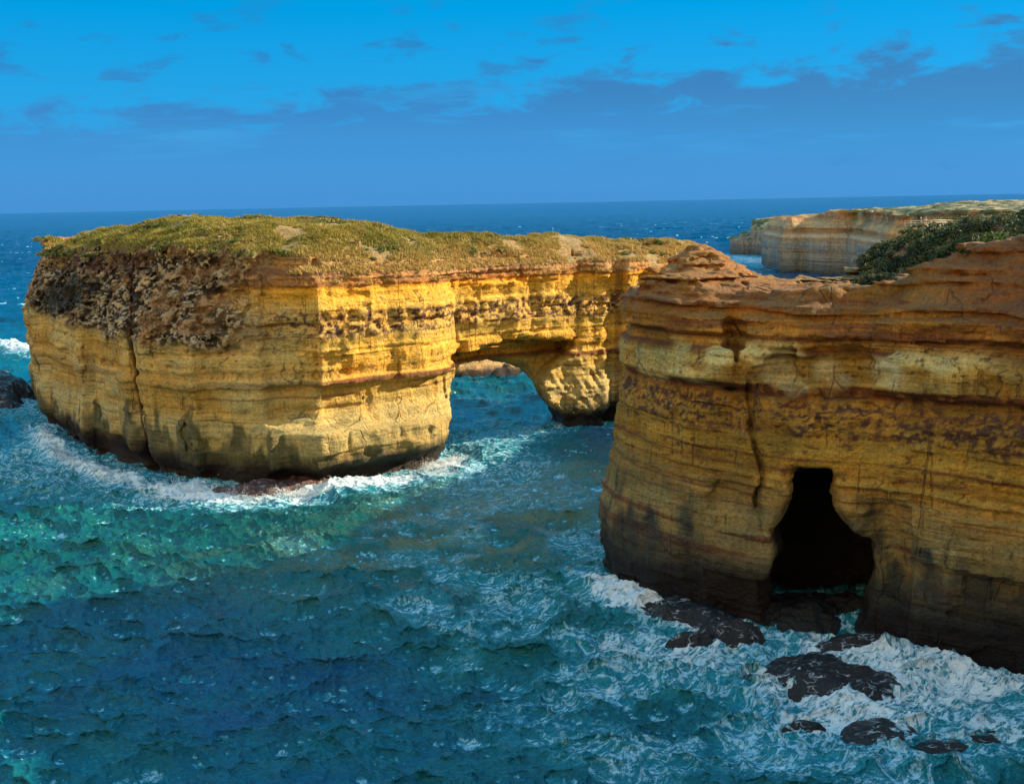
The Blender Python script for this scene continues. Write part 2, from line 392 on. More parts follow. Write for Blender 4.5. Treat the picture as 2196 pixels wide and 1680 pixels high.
def rock_detail(x, y, z, zones, seed):
    zz, rub, lam, pit = zones
    lx_, ly_ = x * .82 + y * .57, y * .82 - x * .57
    but = (vn(lx_ / 9 + seed, ly_ / 9, z / 55, True) - 0.5) * (3.2 if seed != 1 else 2.2) + (vn(lx_ / 3.8, ly_ / 3.8 + seed, z / 30, True) - 0.5) * 1.5 + (vn(lx_ / 1.6, ly_ / 1.6 + seed, z / 7, True) - 0.5) * .55
    r = np.abs(vn(x / 7.5 + seed, y / 7.5, z / 90) - 0.5) * 2
    crk = np.exp(-(r / 0.035) ** 2) * sst(0.45, 0.6, vn(x / 13, y / 13 + seed, z / 14))
    blk = 0
    for q, (th, wd, am) in enumerate(((5.2, 8.5, 1.5), (2.3, 4.2, 0.7))):
        am = am * (0.6 if seed == 1 else 0.75)
        k = np.floor((zz + q * 1.7) / th).astype(np.int32)
        off = _T.ravel()[(k * 97 + seed * 13 + q * 7) & 262143] * 9
        sc = (x * 0.86 + y * 0.5 + 1.1 * vn(x / 3, y / 3, z / 2.2)) / wd + off; c2 = (y * 0.8 - x * 0.3) / (wd * 1.7) + off
        i1, j1 = np.floor(sc).astype(np.int32), np.floor(c2).astype(np.int32)
        blk = blk + (_T.ravel()[(i1 * 5171 + j1 * 911 + k * 37 + seed * 71) & 262143] - 0.5) * am * (1 - .75 * rub) * (sst(3, 7, np.abs(x - 31.5)) if seed == 5 else 1)
    s1 = strata(zz, x, y, seed, 1.15); s2 = strata(zz + 0.4, x, y, seed + 3, 0.5)
    mod = 0.35 + 0.9 * vn(x / 6.5, y / 6.5, z / 2.6)
    led = (.68 if seed == 5 else 1.0) * (s1 - 0.5) * (0.45 + 1.1 * lam) * mod + (s2 - 0.5) * (0.22 + 0.9 * lam) * mod
    f1 = fbm(x / 2.4, y / 2.4, z / 1.7, 3)
    rbk = (cell(x / 1.5, y / 1.5, z / 1.0) - .5) * 1.5 + (cell(x / .7, y / .7, z / .5, 4) - .5) * .6
    rough = rub * rbk + (f1 - 0.5) * (0.8 + 1.1 * pit + 1.6 * rub)
    lumps = (np.abs(vn(x / 1.5, y / 1.5, z / 1.2) - 0.5) * 2 - 0.4) * (0.12 + 0.75 * pit + .3 * rub)
    return blk + but * (1 - 0.4 * rub) - crk * 0.8 + led * (1 - rub) + rough + lumps * 0.8 + (vn(x / .62, y / .62, z / .45) - .5) * (.18 + .3 * lam + .3 * rub)
def isl_detail(x, y, z):
    zn = isl_zones(x, y, z); d = rock_detail(x, y, z, zn, 1)
    # long open crack down the shaded wall
    zs = [c[2] for c in ISL_CR][::-1]; cx = np.interp(z, zs, [c[0] for c in ISL_CR][::-1]) + 0.5 * (vn(z / 2.2, 0 * z, 0 * z) - 0.5)
    d = d - 1.5 * np.exp(-((x - cx) / (0.24 + 0.09 * np.clip(9 - z, 0, 9))) ** 2) * sst(205, 195, y)
    # diagonal fluting on the pier of the arch
    pier = sst(0, 3, x) * sst(20, 16, x) * sst(15.5, 13, z) * sst(228, 220, y)
    fl = vn((x * 0.9 + z * 0.55) / 0.75, (z - x * 0.5) / 2.6, y / 8) + .6 * vn((x * 0.9 + z * 0.7) / 0.4, (z - x * 0.5) / 1.4, y / 8) - .3
    d = d + pier * (fl - 0.5) * 0.85
    _, T = isl_pl(x, y)
    top = sst(-1.2, 0.2, z - T)
    return d * (1 - top * 0.75)
def biggest(V, Qd):
    """drop loose crumbs: keep the largest connected piece"""
    a = np.concatenate([Qd[:, 0], Qd[:, 1], Qd[:, 2]]); b = np.concatenate([Qd[:, 1], Qd[:, 2], Qd[:, 3]])
    L = np.arange(len(V))
    for _ in range(200):
        m = np.minimum(L[a], L[b]); N_ = L.copy(); np.minimum.at(N_, a, m); np.minimum.at(N_, b, m); N_ = N_[N_]; N_ = N_[N_]; N_ = N_[N_]
        if (N_ == L).all(): break
        L = N_
    u, c = np.unique(L, return_counts=True); big = u[c > .05 * len(V)]
    return np.isin(L, big)
def cliff_object(name, bounds, h, base, detail, plan, colf, mat, parent=None, keep=None, band=2.6):
    V, Q = sdf_mesh(bounds, h, base, detail, band=band)
    k = V[:, 2] > -1.4
    if keep is not None: k &= keep(V)
    V, Q, _ = clean(V, Q, k); V, Q, _ = clean(V, Q, biggest(V, Q))
    me = new_mesh(name, V, Q); N = vnormals(me)
    c, rg = colf(V, N)
    at = me.color_attributes.new('rock', 'FLOAT_COLOR', 'POINT')
    c4 = np.ones((len(V), 4), np.float32); c4[:, :3] = np.clip(c, 0.002, 0.95); at.data.foreach_set('color', c4.ravel())
    ar = me.attributes.new('rough', 'FLOAT', 'POINT'); ar.data.foreach_set('value', rg.astype(np.float32))
    o = link(name, me, mat, parent)
    print(name, len(V), 'verts', round(time.time() - T00, 1)); return o, V, N, Q

TAB_I = [(-2, (.035, .022, .016)), (1.2, (.045, .026, .018)), (2.2, (.10, .065, .035)), (4.0, (.26, .19, .09)), (7, (.42, .31, .14)), (10.5, (.52, .38, .17)),
         (13, (.55, .38, .13)), (15.3, (.60, .38, .10)), (16.0, (.22, .085, .035)), (16.7, (.26, .10, .04)), (17.2, (.66, .36, .07)), (20, (.72, .40, .06)),
         (22.5, (.74, .46, .10)), (24, (.60, .38, .11)), (27.5, (.62, .37, .10)), (28.4, (.82, .50, .10)), (30.0, (.80, .44, .06)), (31.6, (.80, .38, .035)),
         (32.3, (.36, .14, .05)), (33.3, (.48, .26, .12)), (34.2, (.24, .09, .05)), (35.5, (.40, .24, .11)), (45, (.38, .24, .11))]
def isl_colour(V, N):
    x, y, z = V.T.astype(np.float32); zz, rub, lam, pit = isl_zones(x, y, z)
    band = (nz1(zz / 0.55, 3) - 0.5) * 1.3 + (nz1(zz / 0.17, 8) - 0.5) * 0.7
    c = lerp_table(zz + band * 0.5, TAB_I) * np.array([1.05, 1.03, .80])
    f = 1 + 0.22 * band; c = c * f[:, None]
    big = fbm(x / 9, y / 9, z / 7, 3)
    left = sst(-26, -36, x)
    c = mixc(c, np.array([.54, .44, .19]), left * 0.55 * sst(31, 28, z) * sst(4, 9, z))           # paler stone to the left
    oc = left * sst(.48, .62, vn(x / 14, y / 14, z / 5 + 5)) * sst(9, 13, z) * sst(24, 20, z); c = mixc(c, np.array([.52, .29, .045]), oc * .7)
    # thin dark bedding partings
    pt = sst(0.74, 0.80, nz1(zz / 0.42, 21)) * sst(0.42, 0.6, vn(x / 8, y / 8, z / 1.5)); c = mixc(c, np.array([.20, .075, .03]), pt * 0.75 * sst(5, 9, z))
    # pitted band: purple-brown pits
    ps = fbm(x / .7, y / .7, z / 0.5, 3, .65); pz = vn(x / 9, y / 9, z / 3)
    c = mixc(c, np.array([.085, .035, .03]), pit * sst(0.58 - 0.16 * pz, 0.66 - 0.16 * pz, ps) * 0.95)
    sp = sst(0.70, 0.74, fbm(x / 0.8, y / 0.8, z / 0.6, 2)); c = mixc(c, np.array([.17, .07, .04]), sp * sst(14, 18, z) * 0.7)
    # rubble of broken cap rock with dark scrub
    rn = .5 + (cell(x / 1.5, y / 1.5, z / 1.0) - .5) * .35 + (cell(x / .7, y / .7, z / .5, 4) - .5) * .35 + (fbm(x / .8, y / .8, z / .5, 3) - .5) * .8; rb = fbm(x / 7 + 3, y / 7, z / 5, 2)
    rc = np.where((rn > 0.565)[:, None], np.array([.52, .40, .24]), np.array([.055, .036, .024]))
    rc = mixc(rc, np.array([.36, .20, .085]), sst(.4, .6, vn(x / 3.1, y / 3.1, z / 2 + 8)) * 0.7)
    drk = np.exp(-(((x + 88 - (z - 28) * 1.2) / 13) ** 2 + ((z - 28.5) / 5.5) ** 2) * 1.1); rc = mixc(rc, np.array([.022, .022, .014]), np.clip(drk * 1.5 - (rn - .5) * 1.5, 0, .95))
    cap = sst(34, 35.5, z + (rb - .5) * 3) * sst(-60, -70, x) * 0 + sst(33.5, 34.5, z) * sst(-58, -66, x) * sst(-100, -92, x); rc = mixc(rc, np.array([.09, .035, .022]), cap * 0.7)
    c = mixc(c, 0, 0 * x) * (1 - rub)[:, None] + rc * rub[:, None]
    # dark weed and algae stain creeping up from the sea, in tongues
    st = fbm(x / 3.2, y / 3.2, z / 9, 3); hgt = 3.0 + 17 * np.clip(st - 0.36, 0, 1) * (0.45 + 1.0 * left) + 1.8 * sst(-40, -60, x)
    stain = sst(hgt + 1.6, hgt - 0.8, z); c = mixc(c, np.array([.045, .05, .022]), stain * (0.55 + 0.4 * vn(x / 1.3, y / 1.3, z / 2.5)))
    c = mixc(c, np.array([.028, .018, .012]), sst(4.6, 2.2, z + (st - .5) * 5 - 1.0 * left))
    zs = [q[2] for q in ISL_CR][::-1]; cx = np.interp(z, zs, [q[0] for q in ISL_CR][::-1]) + 0.5 * (vn(z / 2.2, 0 * z, 0 * z) - 0.5)
    c = mixc(c, np.array([.10, .03, .015]), np.exp(-((x - cx) / 0.34) ** 2) * sst(205, 195, y) * .9)
    # soil and dry grass on the top
    _, T = isl_pl(x, y); up = sst(0.45, 0.75, N[:, 2]) * sst(-1.6, -0.3, z - T)
    g = np.array([.33, .22, .085]); c = mixc(c, g * (0.6 + 0.8 * big[:, None]), up)
    capL = sst(-100, -104, x) * sst(36, 37.5, z); c = mixc(c, np.array([.42, .17, .08]), capL * .8)
    c = mixc(c, np.array([.16, .06, .03]), sst(20.6, 21.2, x) * sst(22.8, 22.2, x) * sst(216.5, 217.5, y) * sst(223, 221, y) * sst(33, 31, z) * .5)  # gully notch painted darker, its shade put into the colour
    return c, sst(4, 0.5, z)
M_ROCK = rock_material('layered_limestone')
isl, iV, iN, iQ = cliff_object('island', ((-126, 70), (164, 292), (-2.4, 46)), (0.31, 0.31, 0.24), isl_base, isl_detail, isl_pl, isl_colour, M_ROCK)
tag(isl, 'long grass-topped limestone island with a wave-cut arch through its sunlit golden cliff', 'island')

# ================================================================= THE NEAR HEADLAND
HD = [(10.8, 130.5), (11.6, 124.6), (14.5, 119.5), (18, 115.0), (25.0, 109.8), (30.5, 107.0), (36.2, 105.8), (40.8, 101.0), (48, 97.6), (60, 92), (80, 84), (104, 66), (98, 40), (62, 18), (26, 8), (4, 3.5), (-26, -4), (-60, -30), (-60, -90),
      (185, -90), (190, 300), (150, 340), (112, 300), (92, 256), (76, 214), (58, 178), (42, 160), (28, 151), (17, 143)]
HT = [(12, 131, 34.5), (15, 136, 37.0), (23.7, 138, 39.0), (28, 137, 37.0), (31, 136, 35.2), (34, 131, 34.6), (38, 132, 34.9), (38, 124, 35.2), (41, 128, 34.7), (43, 121, 35.2), (45, 114, 36.8),
      (47, 110, 39.4), (50, 107, 41.0), (58, 104, 42.5), (75, 100, 44), (110, 90, 46), (0, -5, 43.2), (25, 0, 43.2), (-40, -40, 43), (60, 5, 43.5), (100, 20, 44), (120, -60, 44), (40, -60, 43), (115, 55, 45), (46, 132, 33.6), (44, 140, 32.3), (46, 150, 32.0), (50, 158, 32.0), (57, 150, 38.5), (58, 132, 39.0), (55, 120, 37.6), (68, 130, 42.0),
      (62, 145, 41.3), (75, 145, 42.8), (90, 150, 43), (80, 180, 39.2), (89, 240, 37.6), (96, 245, 37.6), (110, 240, 39), (75, 212, 36.5), (100, 200, 40), (130, 150, 46), (130, 240, 41), (95, 275, 37), (150, 300, 38)]
def hd_plan(x, y):
    d = poly_sdf(x, y, HD); de = np.maximum(-d, 0)
    te = np.interp(x, [10, 18, 30, 50, 80], [33.0, 31.5, 30.0, 33.0, 34])
    T = np.minimum(idw(x, y, HT, 3.2), te + 1.0 * de + 3.0 * (vn(x / 5, y / 5, 0 * x) - 0.5))
    T = T + (fbm(x / 6, y / 6, 0 * x + 8, 4) - 0.5) * 1.9 * sst(0, 5, de)
    return d, T
hd_pl = Plan((-70, 200), (-95, 345), 0.5, hd_plan)
def yfun(tab, z, k): return np.interp(z, [a[0] for a in tab], [a[k] for a in tab]).astype(np.float32)
def cave_tab():
    rows = []
    for v, ul, ur in ((1338, 1640, 1842), (1290, 1634, 1850), (1250, 1640, 1862), (1200, 1652, 1866), (1150, 1668, 1858), (1110, 1676, 1800), (1060, 1690, 1782), (1025, 1684, 1782), (990, 1698, 1772)):
        a, b = PY(ul, v, 111.0), PY(ur, v, 108.5); rows.append((a[2], a[0], b[0]))
    rows = sorted(rows); return [(-3.0,) + rows[0][1:]] + rows
CT = cave_tab(); CTOP = CT[-1][0]
def hd_base(x, y, z):
    d, T = hd_pl(x, y)
    tip = sst(20, 12, x)
    inset = tip * (np.interp(z, [0, 5, 14, 20, 24, 26, 31], [-0.3, -.1, 1.1, 1.7, 2.2, 2.4, 2.0]).astype(np.float32))
    inset = inset + np.interp(z, [0, 1.5, 4, 8, 26, 31], [1.4, 1.3, 0.6, 0.0, 0.6, 1.2]).astype(np.float32)
    inset = inset + (0.55 * sst(25.8, 25.2, z) * sst(22.5, 24.5, z) + 0.5 * sst(31.2, 30.6, z) * sst(28.8, 30, z)) 
    D = smax(d + inset, (z - T) * 0.8, 0.9)
    # sea cave, running away from the viewer
    yy = y - 108.0; xl = yfun(CT, z, 1) + 0.19 * yy - 0.4; xr = yfun(CT, z, 2) + 0.36 * yy
    fl_ = 1.3 * sst(2.5, -2.5, yy); xl = xl - 0.35 - fl_; xr = xr + 0.15 + .6 * fl_
    xl = xl + 1.3 * (vn(z / 2.6, y / 5, 0 * z + 4) - .5); xr = xr + 1.5 * (vn(z / 2.2, y / 5, 0 * z + 9) - .5)
    cave = smax(smax(xl - x, x - xr, 2.6), z - (CTOP - 0.35 * np.clip(yy - 3, 0, 30)), 1.0)
    cave = smax(cave, y - (124 - 0.2 * z), 1.5); cave = smax(cave, 96 - y, 0.5)
    D = smax(D, -cave, 0.7)
    # shallower scooped wall on the right of the cave mouth
    sc = ((x - 36.6) / 3.6) ** 2 + ((y - 104.2) / 3.4) ** 2 + ((z - 9.0) / 8.5) ** 2
    D = smax(D, (1 - np.sqrt(sc)) * 3.0, 1.0)
    # spalled hollows in the pale band
    for cx, cy, cz, rx, ry, rz_ in ((27.5, 110.5, 27.2, 3.0, 2.2, 2.2), (32.5, 108.0, 27.6, 3.4, 2.2, 2.4), (23.2, 114.6, 30.6, 1.1, 1.7, 4.5)):
        sc = ((x - cx) / rx) ** 2 + ((y - cy) / ry) ** 2 + ((z - cz) / rz_) ** 2
        D = smax(D, (1 - np.sqrt(sc)) * 1.8, 0.6)
    return D
def hd_zones(x, y, z):
    zz = z + 0.9 * (vn(x / 20, y / 20, z / 30) - 0.5) * 2 + 0.4 * (vn(x / 5, y / 5, z / 6) - 0.5) + 0.055 * (x - 20) * sst(30, 10, z)
    lam = sst(29.0, 30.0, zz) * sst(35.5, 34, zz) + 0.7 * sst(24.9, 25.2, zz) * sst(26.1, 25.7, zz) + 0.4 * sst(12, 14, zz) * sst(19, 17, zz)
    pit = sst(20.6, 21.6, zz) * sst(25.2, 24.4, zz) * (1 - 0.0 * x)
    return zz, 0 * x, np.clip(lam, 0, 1), pit
def hd_detail(x, y, z):
    zn = hd_zones(x, y, z); d = rock_detail(x, y, z, zn, 5) * 0.8
    r = np.abs(x - (24.4 + 0.10 * (27 - z) + 0.9 * (vn(z / 3.4, 0 * z, 0 * z + 2) - 0.5)))
    d = d + .9 * sst(23.2, 22.7, x + .25 * (vn(z / 1.5, 0 * z, 0 * z) - .5)) * sst(25.5, 26.5, z) * sst(34, 32, z) - 1.1 * np.exp(-(r / 0.26) ** 2) * sst(11, 14, z) * sst(27, 25, z) * sst(118, 115, y)
    _, T = hd_pl(x, y); top = sst(-1.5, 0.0, z - T)
    gl = (np.abs(fbm(x / 5.2, y / 6.5, z / 9 + 4, 4) - 0.5) * 2 - 0.25) * 1.2 + (fbm(x / 1.1, y / 1.1, z / .5, 3) - .5) * 1.1
    up = sst(32, 35, z) * (1 - top)
    up = sst(32, 35, z)
    return d * (1 - 0.3 * top) + gl * top * 0.35 + top * (strata(zn[0] + 1.2 * vn(x / 5, y / 5, z / 4), x, y, 12, .7) - .5) * .9 + up * (fbm(x / 1.5, y / 1.5, z / .7, 3) - .5) * 1.2
TAB_H = [(-2, (.012, .010, .010)), (1.5, (.014, .011, .010)), (3, (.035, .025, .017)), (5, (.10, .068, .034)), (9, (.23, .16, .062)), (13, (.36, .25, .085)), (14.0, (.50, .29, .055)), (16, (.58, .32, .045)),
         (18, (.62, .37, .06)), (20, (.58, .39, .10)), (21.5, (.56, .36, .09)), (24.6, (.60, .34, .07)), (25.2, (.20, .07, .03)), (25.9, (.22, .08, .03)), (26.4, (.66, .50, .22)), (28.8, (.62, .45, .17)),
         (29.6, (.22, .085, .05)), (30.2, (.62, .36, .09)), (31.0, (.24, .09, .045)), (31.7, (.64, .34, .07)), (33, (.58, .26, .05)), (34.5, (.34, .11, .035)), (36, (.50, .21, .045)), (50, (.46, .20, .05))]
def hd_colour(V, N):
    x, y, z = V.T.astype(np.float32); zz, rub, lam, pit = hd_zones(x, y, z)
    band = (nz1(zz / 0.5, 5) - 0.5) * 1.3 + (nz1(zz / 0.16, 9) - 0.5) * 0.8
    c = lerp_table(zz + band * 0.5, TAB_H); c = c * (1 + 0.24 * band)[:, None]
    big = fbm(x / 8, y / 8, z / 6, 3)
    rt = sst(38, 47, x)
    c = mixc(c, np.array([.50, .30, .06]), sst(.5, .62, vn(x / 7, y / 7, z / 2.6 + 9)) * sst(31, 33, z) * (1 - rt) * .5)
    bk = sst(.42, .58, fbm(x / 6, y / 6, z / 2.5 + 11, 2)) * sst(26, 26.6, z) * sst(29.5, 28.8, z); c = mixc(c, np.array([.42, .25, .06]), bk * .8)
    c = c * np.array([.80, 0.71, 0.42])
    c = mixc(c, np.array([.20, .085, .03]), rt * sst(29, 33, z) * (0.6 + 0.35 * sst(.4, .62, big)))         # deep red soil slope on the right
    c = mixc(c, np.array([.40, .32, .14]), sst(19.5, 14, zz) * sst(3, 6, z) * 0.45)
    cp = sst(.50, .60, fbm(x / 5.5, y / 5.5, z / 3.0 + 7, 2)) * sst(24.5, 26, z) * sst(31, 29.5, z) * sst(50, 42, x); c = mixc(c, np.array([.74, .60, .24]), cp * .8)
    og = sst(.46, .6, vn(x / 8, y / 8, z / 5 + 2)); c = mixc(c, c * np.array([.62, .62, .55]), og * .8)
    pt = sst(0.70, 0.76, nz1(zz / 0.38, 31)) * sst(0.40, 0.58, vn(x / 7, y / 7, z / 1.4)); c = mixc(c, np.array([.17, .055, .028]), pt * 0.8 * sst(5, 9, z))
    for z0 in (14.6, 13.2, 17.8): c = mixc(c, np.array([.15, .05, .025]), np.exp(-((zz - z0) / 0.10) ** 2) * sst(.3, .5, vn(x / 6, y / 6, z0 + 0 * z)) * .85)
    ps = fbm(x / 0.6, y / 0.6, z / 0.38, 3, .65); pz = vn(x / 6, y / 6, z / 2.0) * 1.2 + 0.3 * rt
    c = mixc(c, np.array([.095, .042, .028]), pit * sst(0.60 - 0.14 * pz, 0.67 - 0.14 * pz, ps) * 0.95)
    sp = sst(0.69, 0.73, fbm(x / 0.6, y / 0.6, z / 0.4, 2)); c = mixc(c, np.array([.14, .05, .03]), sp * sst(14, 18, z) * 0.75)
    for cx, cy, cz, rx, ry, rz_ in ((27.5, 110.5, 27.0, 2.7, 4, 2.1), (32.5, 108.0, 27.2, 2.9, 4, 2.2), (36.5, 106, 27.8, 1.6, 4, 1.8)):
        e_ = np.sqrt(((x - cx + .35 * (z - cz)) / rx) ** 2 + ((y - cy) / ry) ** 2 + ((z - cz) / rz_) ** 2) + .5 * (fbm(x / 1.6, y / 1.6, z / 1.2, 2) - .5); c = mixc(c, np.array([.62, .53, .27]), sst(1.05, .6, e_) * .8)
    # rust runs under the ledges
    dr = vn(x / 0.7, y / 0.7, z / 5); c = mixc(c, np.array([.42, .20, .03]), sst(.55, .75, dr) * sst(20, 22, z) * sst(29, 27, z) * .5)
    # algae and wet foot, the lower wall's dimness painted in with it
    st = fbm(x / 2.6, y / 2.6, z / 7, 3); hg = 7.0 + 22 * np.clip(st - 0.40, 0, 1)
    c = mixc(c, np.array([.026, .034, .034]), sst(hg + 3.0, hg - 2.5, z) * (0.62 + 0.36 * vn(x / 1.1, y / 1.1, z / 2)))
    c = mixc(c, np.array([.015, .011, .010]), sst(6.0, 3.0, z + (st - .5) * 4))
    cave_shade = sst(109.5, 112.5, y + .0 * x) * sst(24, 26, x) * sst(44, 42, x) * sst(19, 17, z); c = mixc(c, np.array([.026, .019, .015]), cave_shade)  # cave shade painted into the rock colour
    c = mixc(c, np.array([.11, .09, .045]), 0 * sst(112, 116, y) * sst(20, 18, z) * sst(24, 26, x) * .5)
    _, T = hd_pl(x, y); up = sst(0.5, 0.8, N[:, 2]) * sst(-1.6, -0.3, z - T)
    soil = mixc(np.tile(np.array([.27, .125, .03]), (len(x), 1)), np.array([.20, .088, .032]), sst(38, 48, x))
    c = mixc(c, 0, 0 * x) * (1 - up * .8)[:, None] + (soil * (0.6 + 0.8 * big)[:, None]) * (up * .8)[:, None]
    bush = up * sst(132, 160, y + 0.6 * (x - 50)); c = mixc(c, np.array([.16, .14, .05]), bush * .7)
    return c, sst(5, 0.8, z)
M_ROCK2 = rock_material('weathered_sandstone', fine=1.25, bump=0.9)
hd_sand = cliff_object('headland', ((8, 68), (84, 168), (-2.4, 46.5)), (0.22, 0.22, 0.18), hd_base, hd_detail, hd_pl, hd_colour, M_ROCK2)
hd, hV, hN, hQ = hd_sand
tag(hd, 'near ochre headland cliff in shade with a tall dark sea cave at its foot', 'cliff')

# ================================================================= MAINLAND BEHIND THE HEADLAND, FAR CLIFFS
def outside_near(V): return ~((V[:, 0] < 67.7) & (V[:, 1] < 167.7) & (V[:, 1] > 84.3))
def ml_detail(x, y, z):
    return hd_detail(x, y, z) * 1.0
ml, mV, _, _ = cliff_object('mainland_terrain', ((-66, 198), (-92, 348), (-2.4, 50)), (1.0, 1.0, 0.8), hd_base, ml_detail, hd_pl, hd_colour, M_ROCK2, keep=outside_near, band=4)
ml.location.z = 0
tag(ml, kind='structure')

def fx(u, Y): return float(PY(u, 560, Y)[0])
FP = [(fx(1640, 745), 745), (fx(1668, 668), 668), (fx(1700, 662), 662), (fx(1720, 668), 668), (fx(1765, 640), 640), (fx(1810, 632), 632), (fx(1880, 560), 560), (215, 480), (245, 430), (420, 380), (900, 420), (1100, 1500), (500, 1450),
      (300, 1150), (fx(1600, 1000), 1000), (fx(1562, 960), 960), (fx(1563, 905), 905), (fx(1590, 890), 890), (fx(1640, 880), 880), (fx(1652, 800), 800)]
FT = [(fx(1563, 905), 905, 18), (fx(1590, 900), 905, 19), (fx(1612, 905), 920, 26.5), (fx(1640, 900), 910, 27.5), (fx(1650, 800), 800, 29), (fx(1660, 700), 700, 30.5), (fx(1700, 680), 690, 31.5), (fx(1760, 660), 690, 33.2),
      (fx(1830, 640), 680, 35.2), (fx(1900, 600), 640, 37.2), (fx(1900, 560), 560, 35.0), (fx(2000, 560), 560, 38.0), (fx(2190, 560), 600, 40.0), (fx(2190, 450), 450, 38.6), (240, 450, 36), (600, 700, 41), (900, 900, 42), (400, 1100, 32), (300, 900, 32)]
def fr_plan(x, y):
    d = poly_sdf(x, y, FP); de = np.maximum(-d, 0)
    T = np.minimum(idw(x, y, FT, 3.5), 25 + np.minimum(de * 0.8, 30) + 14 * sst(700, 660, y) * 0 + 6)
    rt_ = (x / y * 2354.6 / 1.014 + 1098); T = np.where(rt_ < 1606, np.minimum(T, 15.5), T); T = np.where(rt_ < 1582, np.minimum(T, 12.0), T)
    return d, T + (fbm(x / 22, y / 22, 0 * x + 2, 3) - 0.5) * 2.4
fr_pl = Plan((120, 700), (370, 1200), 1.0, fr_plan)
def fr_base(x, y, z):
    d, T = fr_pl(x, y)
    # upper face leans back into a stepped, gullied slope
    inset = sst(20, 27, z) * 4.5 + sst(25, 33, z) * 5.0 * vn(x / 16, y / 16, 0 * z)
    return smax(d + inset, (z - T) * 0.85, 1.5)
def fr_zones(x, y, z):
    zz = z + 1.5 * (vn(x / 50, y / 50, z / 30) - 0.5)
    return zz, 0 * x, sst(18, 24, zz), sst(12, 14, zz) * sst(19, 17, zz) * .5
def fr_detail(x, y, z):
    zz, rub, lam, pit = fr_zones(x, y, z)
    but = (vn(x / 30, y / 30, z / 90) - 0.5) * 8 + (vn(x / 11, y / 11, z / 70) - 0.5) * 4
    s1 = strata(zz, x, y, 9, 2.6); d = but + (s1 - 0.5) * (1.2 + 2.2 * lam) * (.4 + vn(x / 14, y / 14, z / 5))
    _, T = fr_pl(x, y); top = sst(-3, 0, z - T)
    gul = np.abs(vn(x / 8, y / 8, z / 40 + 3) - 0.5) * 3 * sst(22, 27, z) * (1 - top)
    return d * (1 - top * 0.9) + gul + top * ((fbm(x / 4.5, y / 4.5, z / 4 + 5, 2) - 0.5) * 2.6)
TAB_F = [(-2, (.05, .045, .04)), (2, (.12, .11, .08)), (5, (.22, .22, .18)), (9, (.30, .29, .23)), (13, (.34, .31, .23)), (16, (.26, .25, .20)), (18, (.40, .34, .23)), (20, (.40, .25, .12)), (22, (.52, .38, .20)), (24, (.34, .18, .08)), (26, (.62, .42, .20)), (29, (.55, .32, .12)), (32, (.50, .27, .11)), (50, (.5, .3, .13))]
def fr_colour(V, N):
    x, y, z = V.T.astype(np.float32); zz, rub, lam, pit = fr_zones(x, y, z)
    band = (nz1(zz / 1.6, 3) - 0.5) * 1.4 + (nz1(zz / 0.6, 4) - 0.5) * 0.7
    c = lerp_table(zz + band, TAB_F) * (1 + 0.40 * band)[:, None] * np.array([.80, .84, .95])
    _, T = fr_pl(x, y); up = sst(0.35, 0.7, N[:, 2]) * sst(-3.5, -0.8, z - T)
    n = fbm(x / 6, y / 6, z / 6, 3); g = np.where((n > .47)[:, None], np.array([.085, .095, .035]), np.array([.30, .24, .12]))
    bare = sst(fx(1830, 640), fx(1700, 690), x + .05 * (y - 640)); g = mixc(g, np.array([.50, .24, .09]), bare * .9)
    side = sst(fx(1800, 632), fx(1900, 590), x) * sst(20, 26, z) * sst(.42, .5, n); c = mixc(c, np.array([.10, .11, .05]), side * .8)
    return mixc(c, 0, 0 * x) * (1 - up)[:, None] + g * up[:, None], sst(4, 1, z)
M_ROCK3 = rock_material('distant_limestone', fine=0.35, bump=1.6)
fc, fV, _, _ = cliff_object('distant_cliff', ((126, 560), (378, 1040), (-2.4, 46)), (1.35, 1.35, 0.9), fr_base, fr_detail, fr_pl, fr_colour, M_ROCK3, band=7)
tag(fc, 'far pale layered headland on the horizon right of the island, scrub on its top', 'cliff')

# ================================================================= ROCKS AND REEFS
def reef_material(name, base, trickle):
    m = bpy.data.materials.new(name); m.use_nodes = True; t = NT(m.node_tree)
    pos = t.n('ShaderNodeNewGeometry').outputs['Position']
    wv = t.addv(t.scalev(pos, (0.45, 1.5, 1.1)), t.scalev(t.n('ShaderNodeTexNoise', {'Vector': pos, 'Scale': .4, 'Detail': 3.0}).outputs[1], (1.4, 1.4, 1.0)))
    ra = t.noise(wv, .9, 3.0, .5, .3); ln = t.maprange(t.math('ABSOLUTE', t.math('SUBTRACT', ra, .5)), .022, .0); nz = t.noise(pos, .8, 4.0); gn = t.noise(pos, 3.0, 6.0, .65)
    fo = t.math('MULTIPLY', t.math('MULTIPLY', ln, t.maprange(nz, .44, .58)), trickle)
    c = t.mix(fo, t.mix(gn, tuple(v * .5 for v in base), tuple(v * 1.5 for v in base)), (.55, .62, .68))
    bp = t.n('ShaderNodeBump', {'Height': gn, 'Strength': 1.0, 'Distance': .35})
    b = t.n('ShaderNodeBsdfPrincipled', {'Base Color': c, 'Roughness': t.math('ADD', .42, t.math('MULTIPLY', fo, .4)), 'Normal': bp.outputs[0]})
    t.nt.links.new(b.outputs[0], t.n('ShaderNodeOutputMaterial').inputs[0]); return m
M_RD = reef_material('wet_dark_rock', (.011, .009, .010), .7)
M_RR = reef_material('wet_red_rock', (.075, .03, .022), .45)
REEFS = []
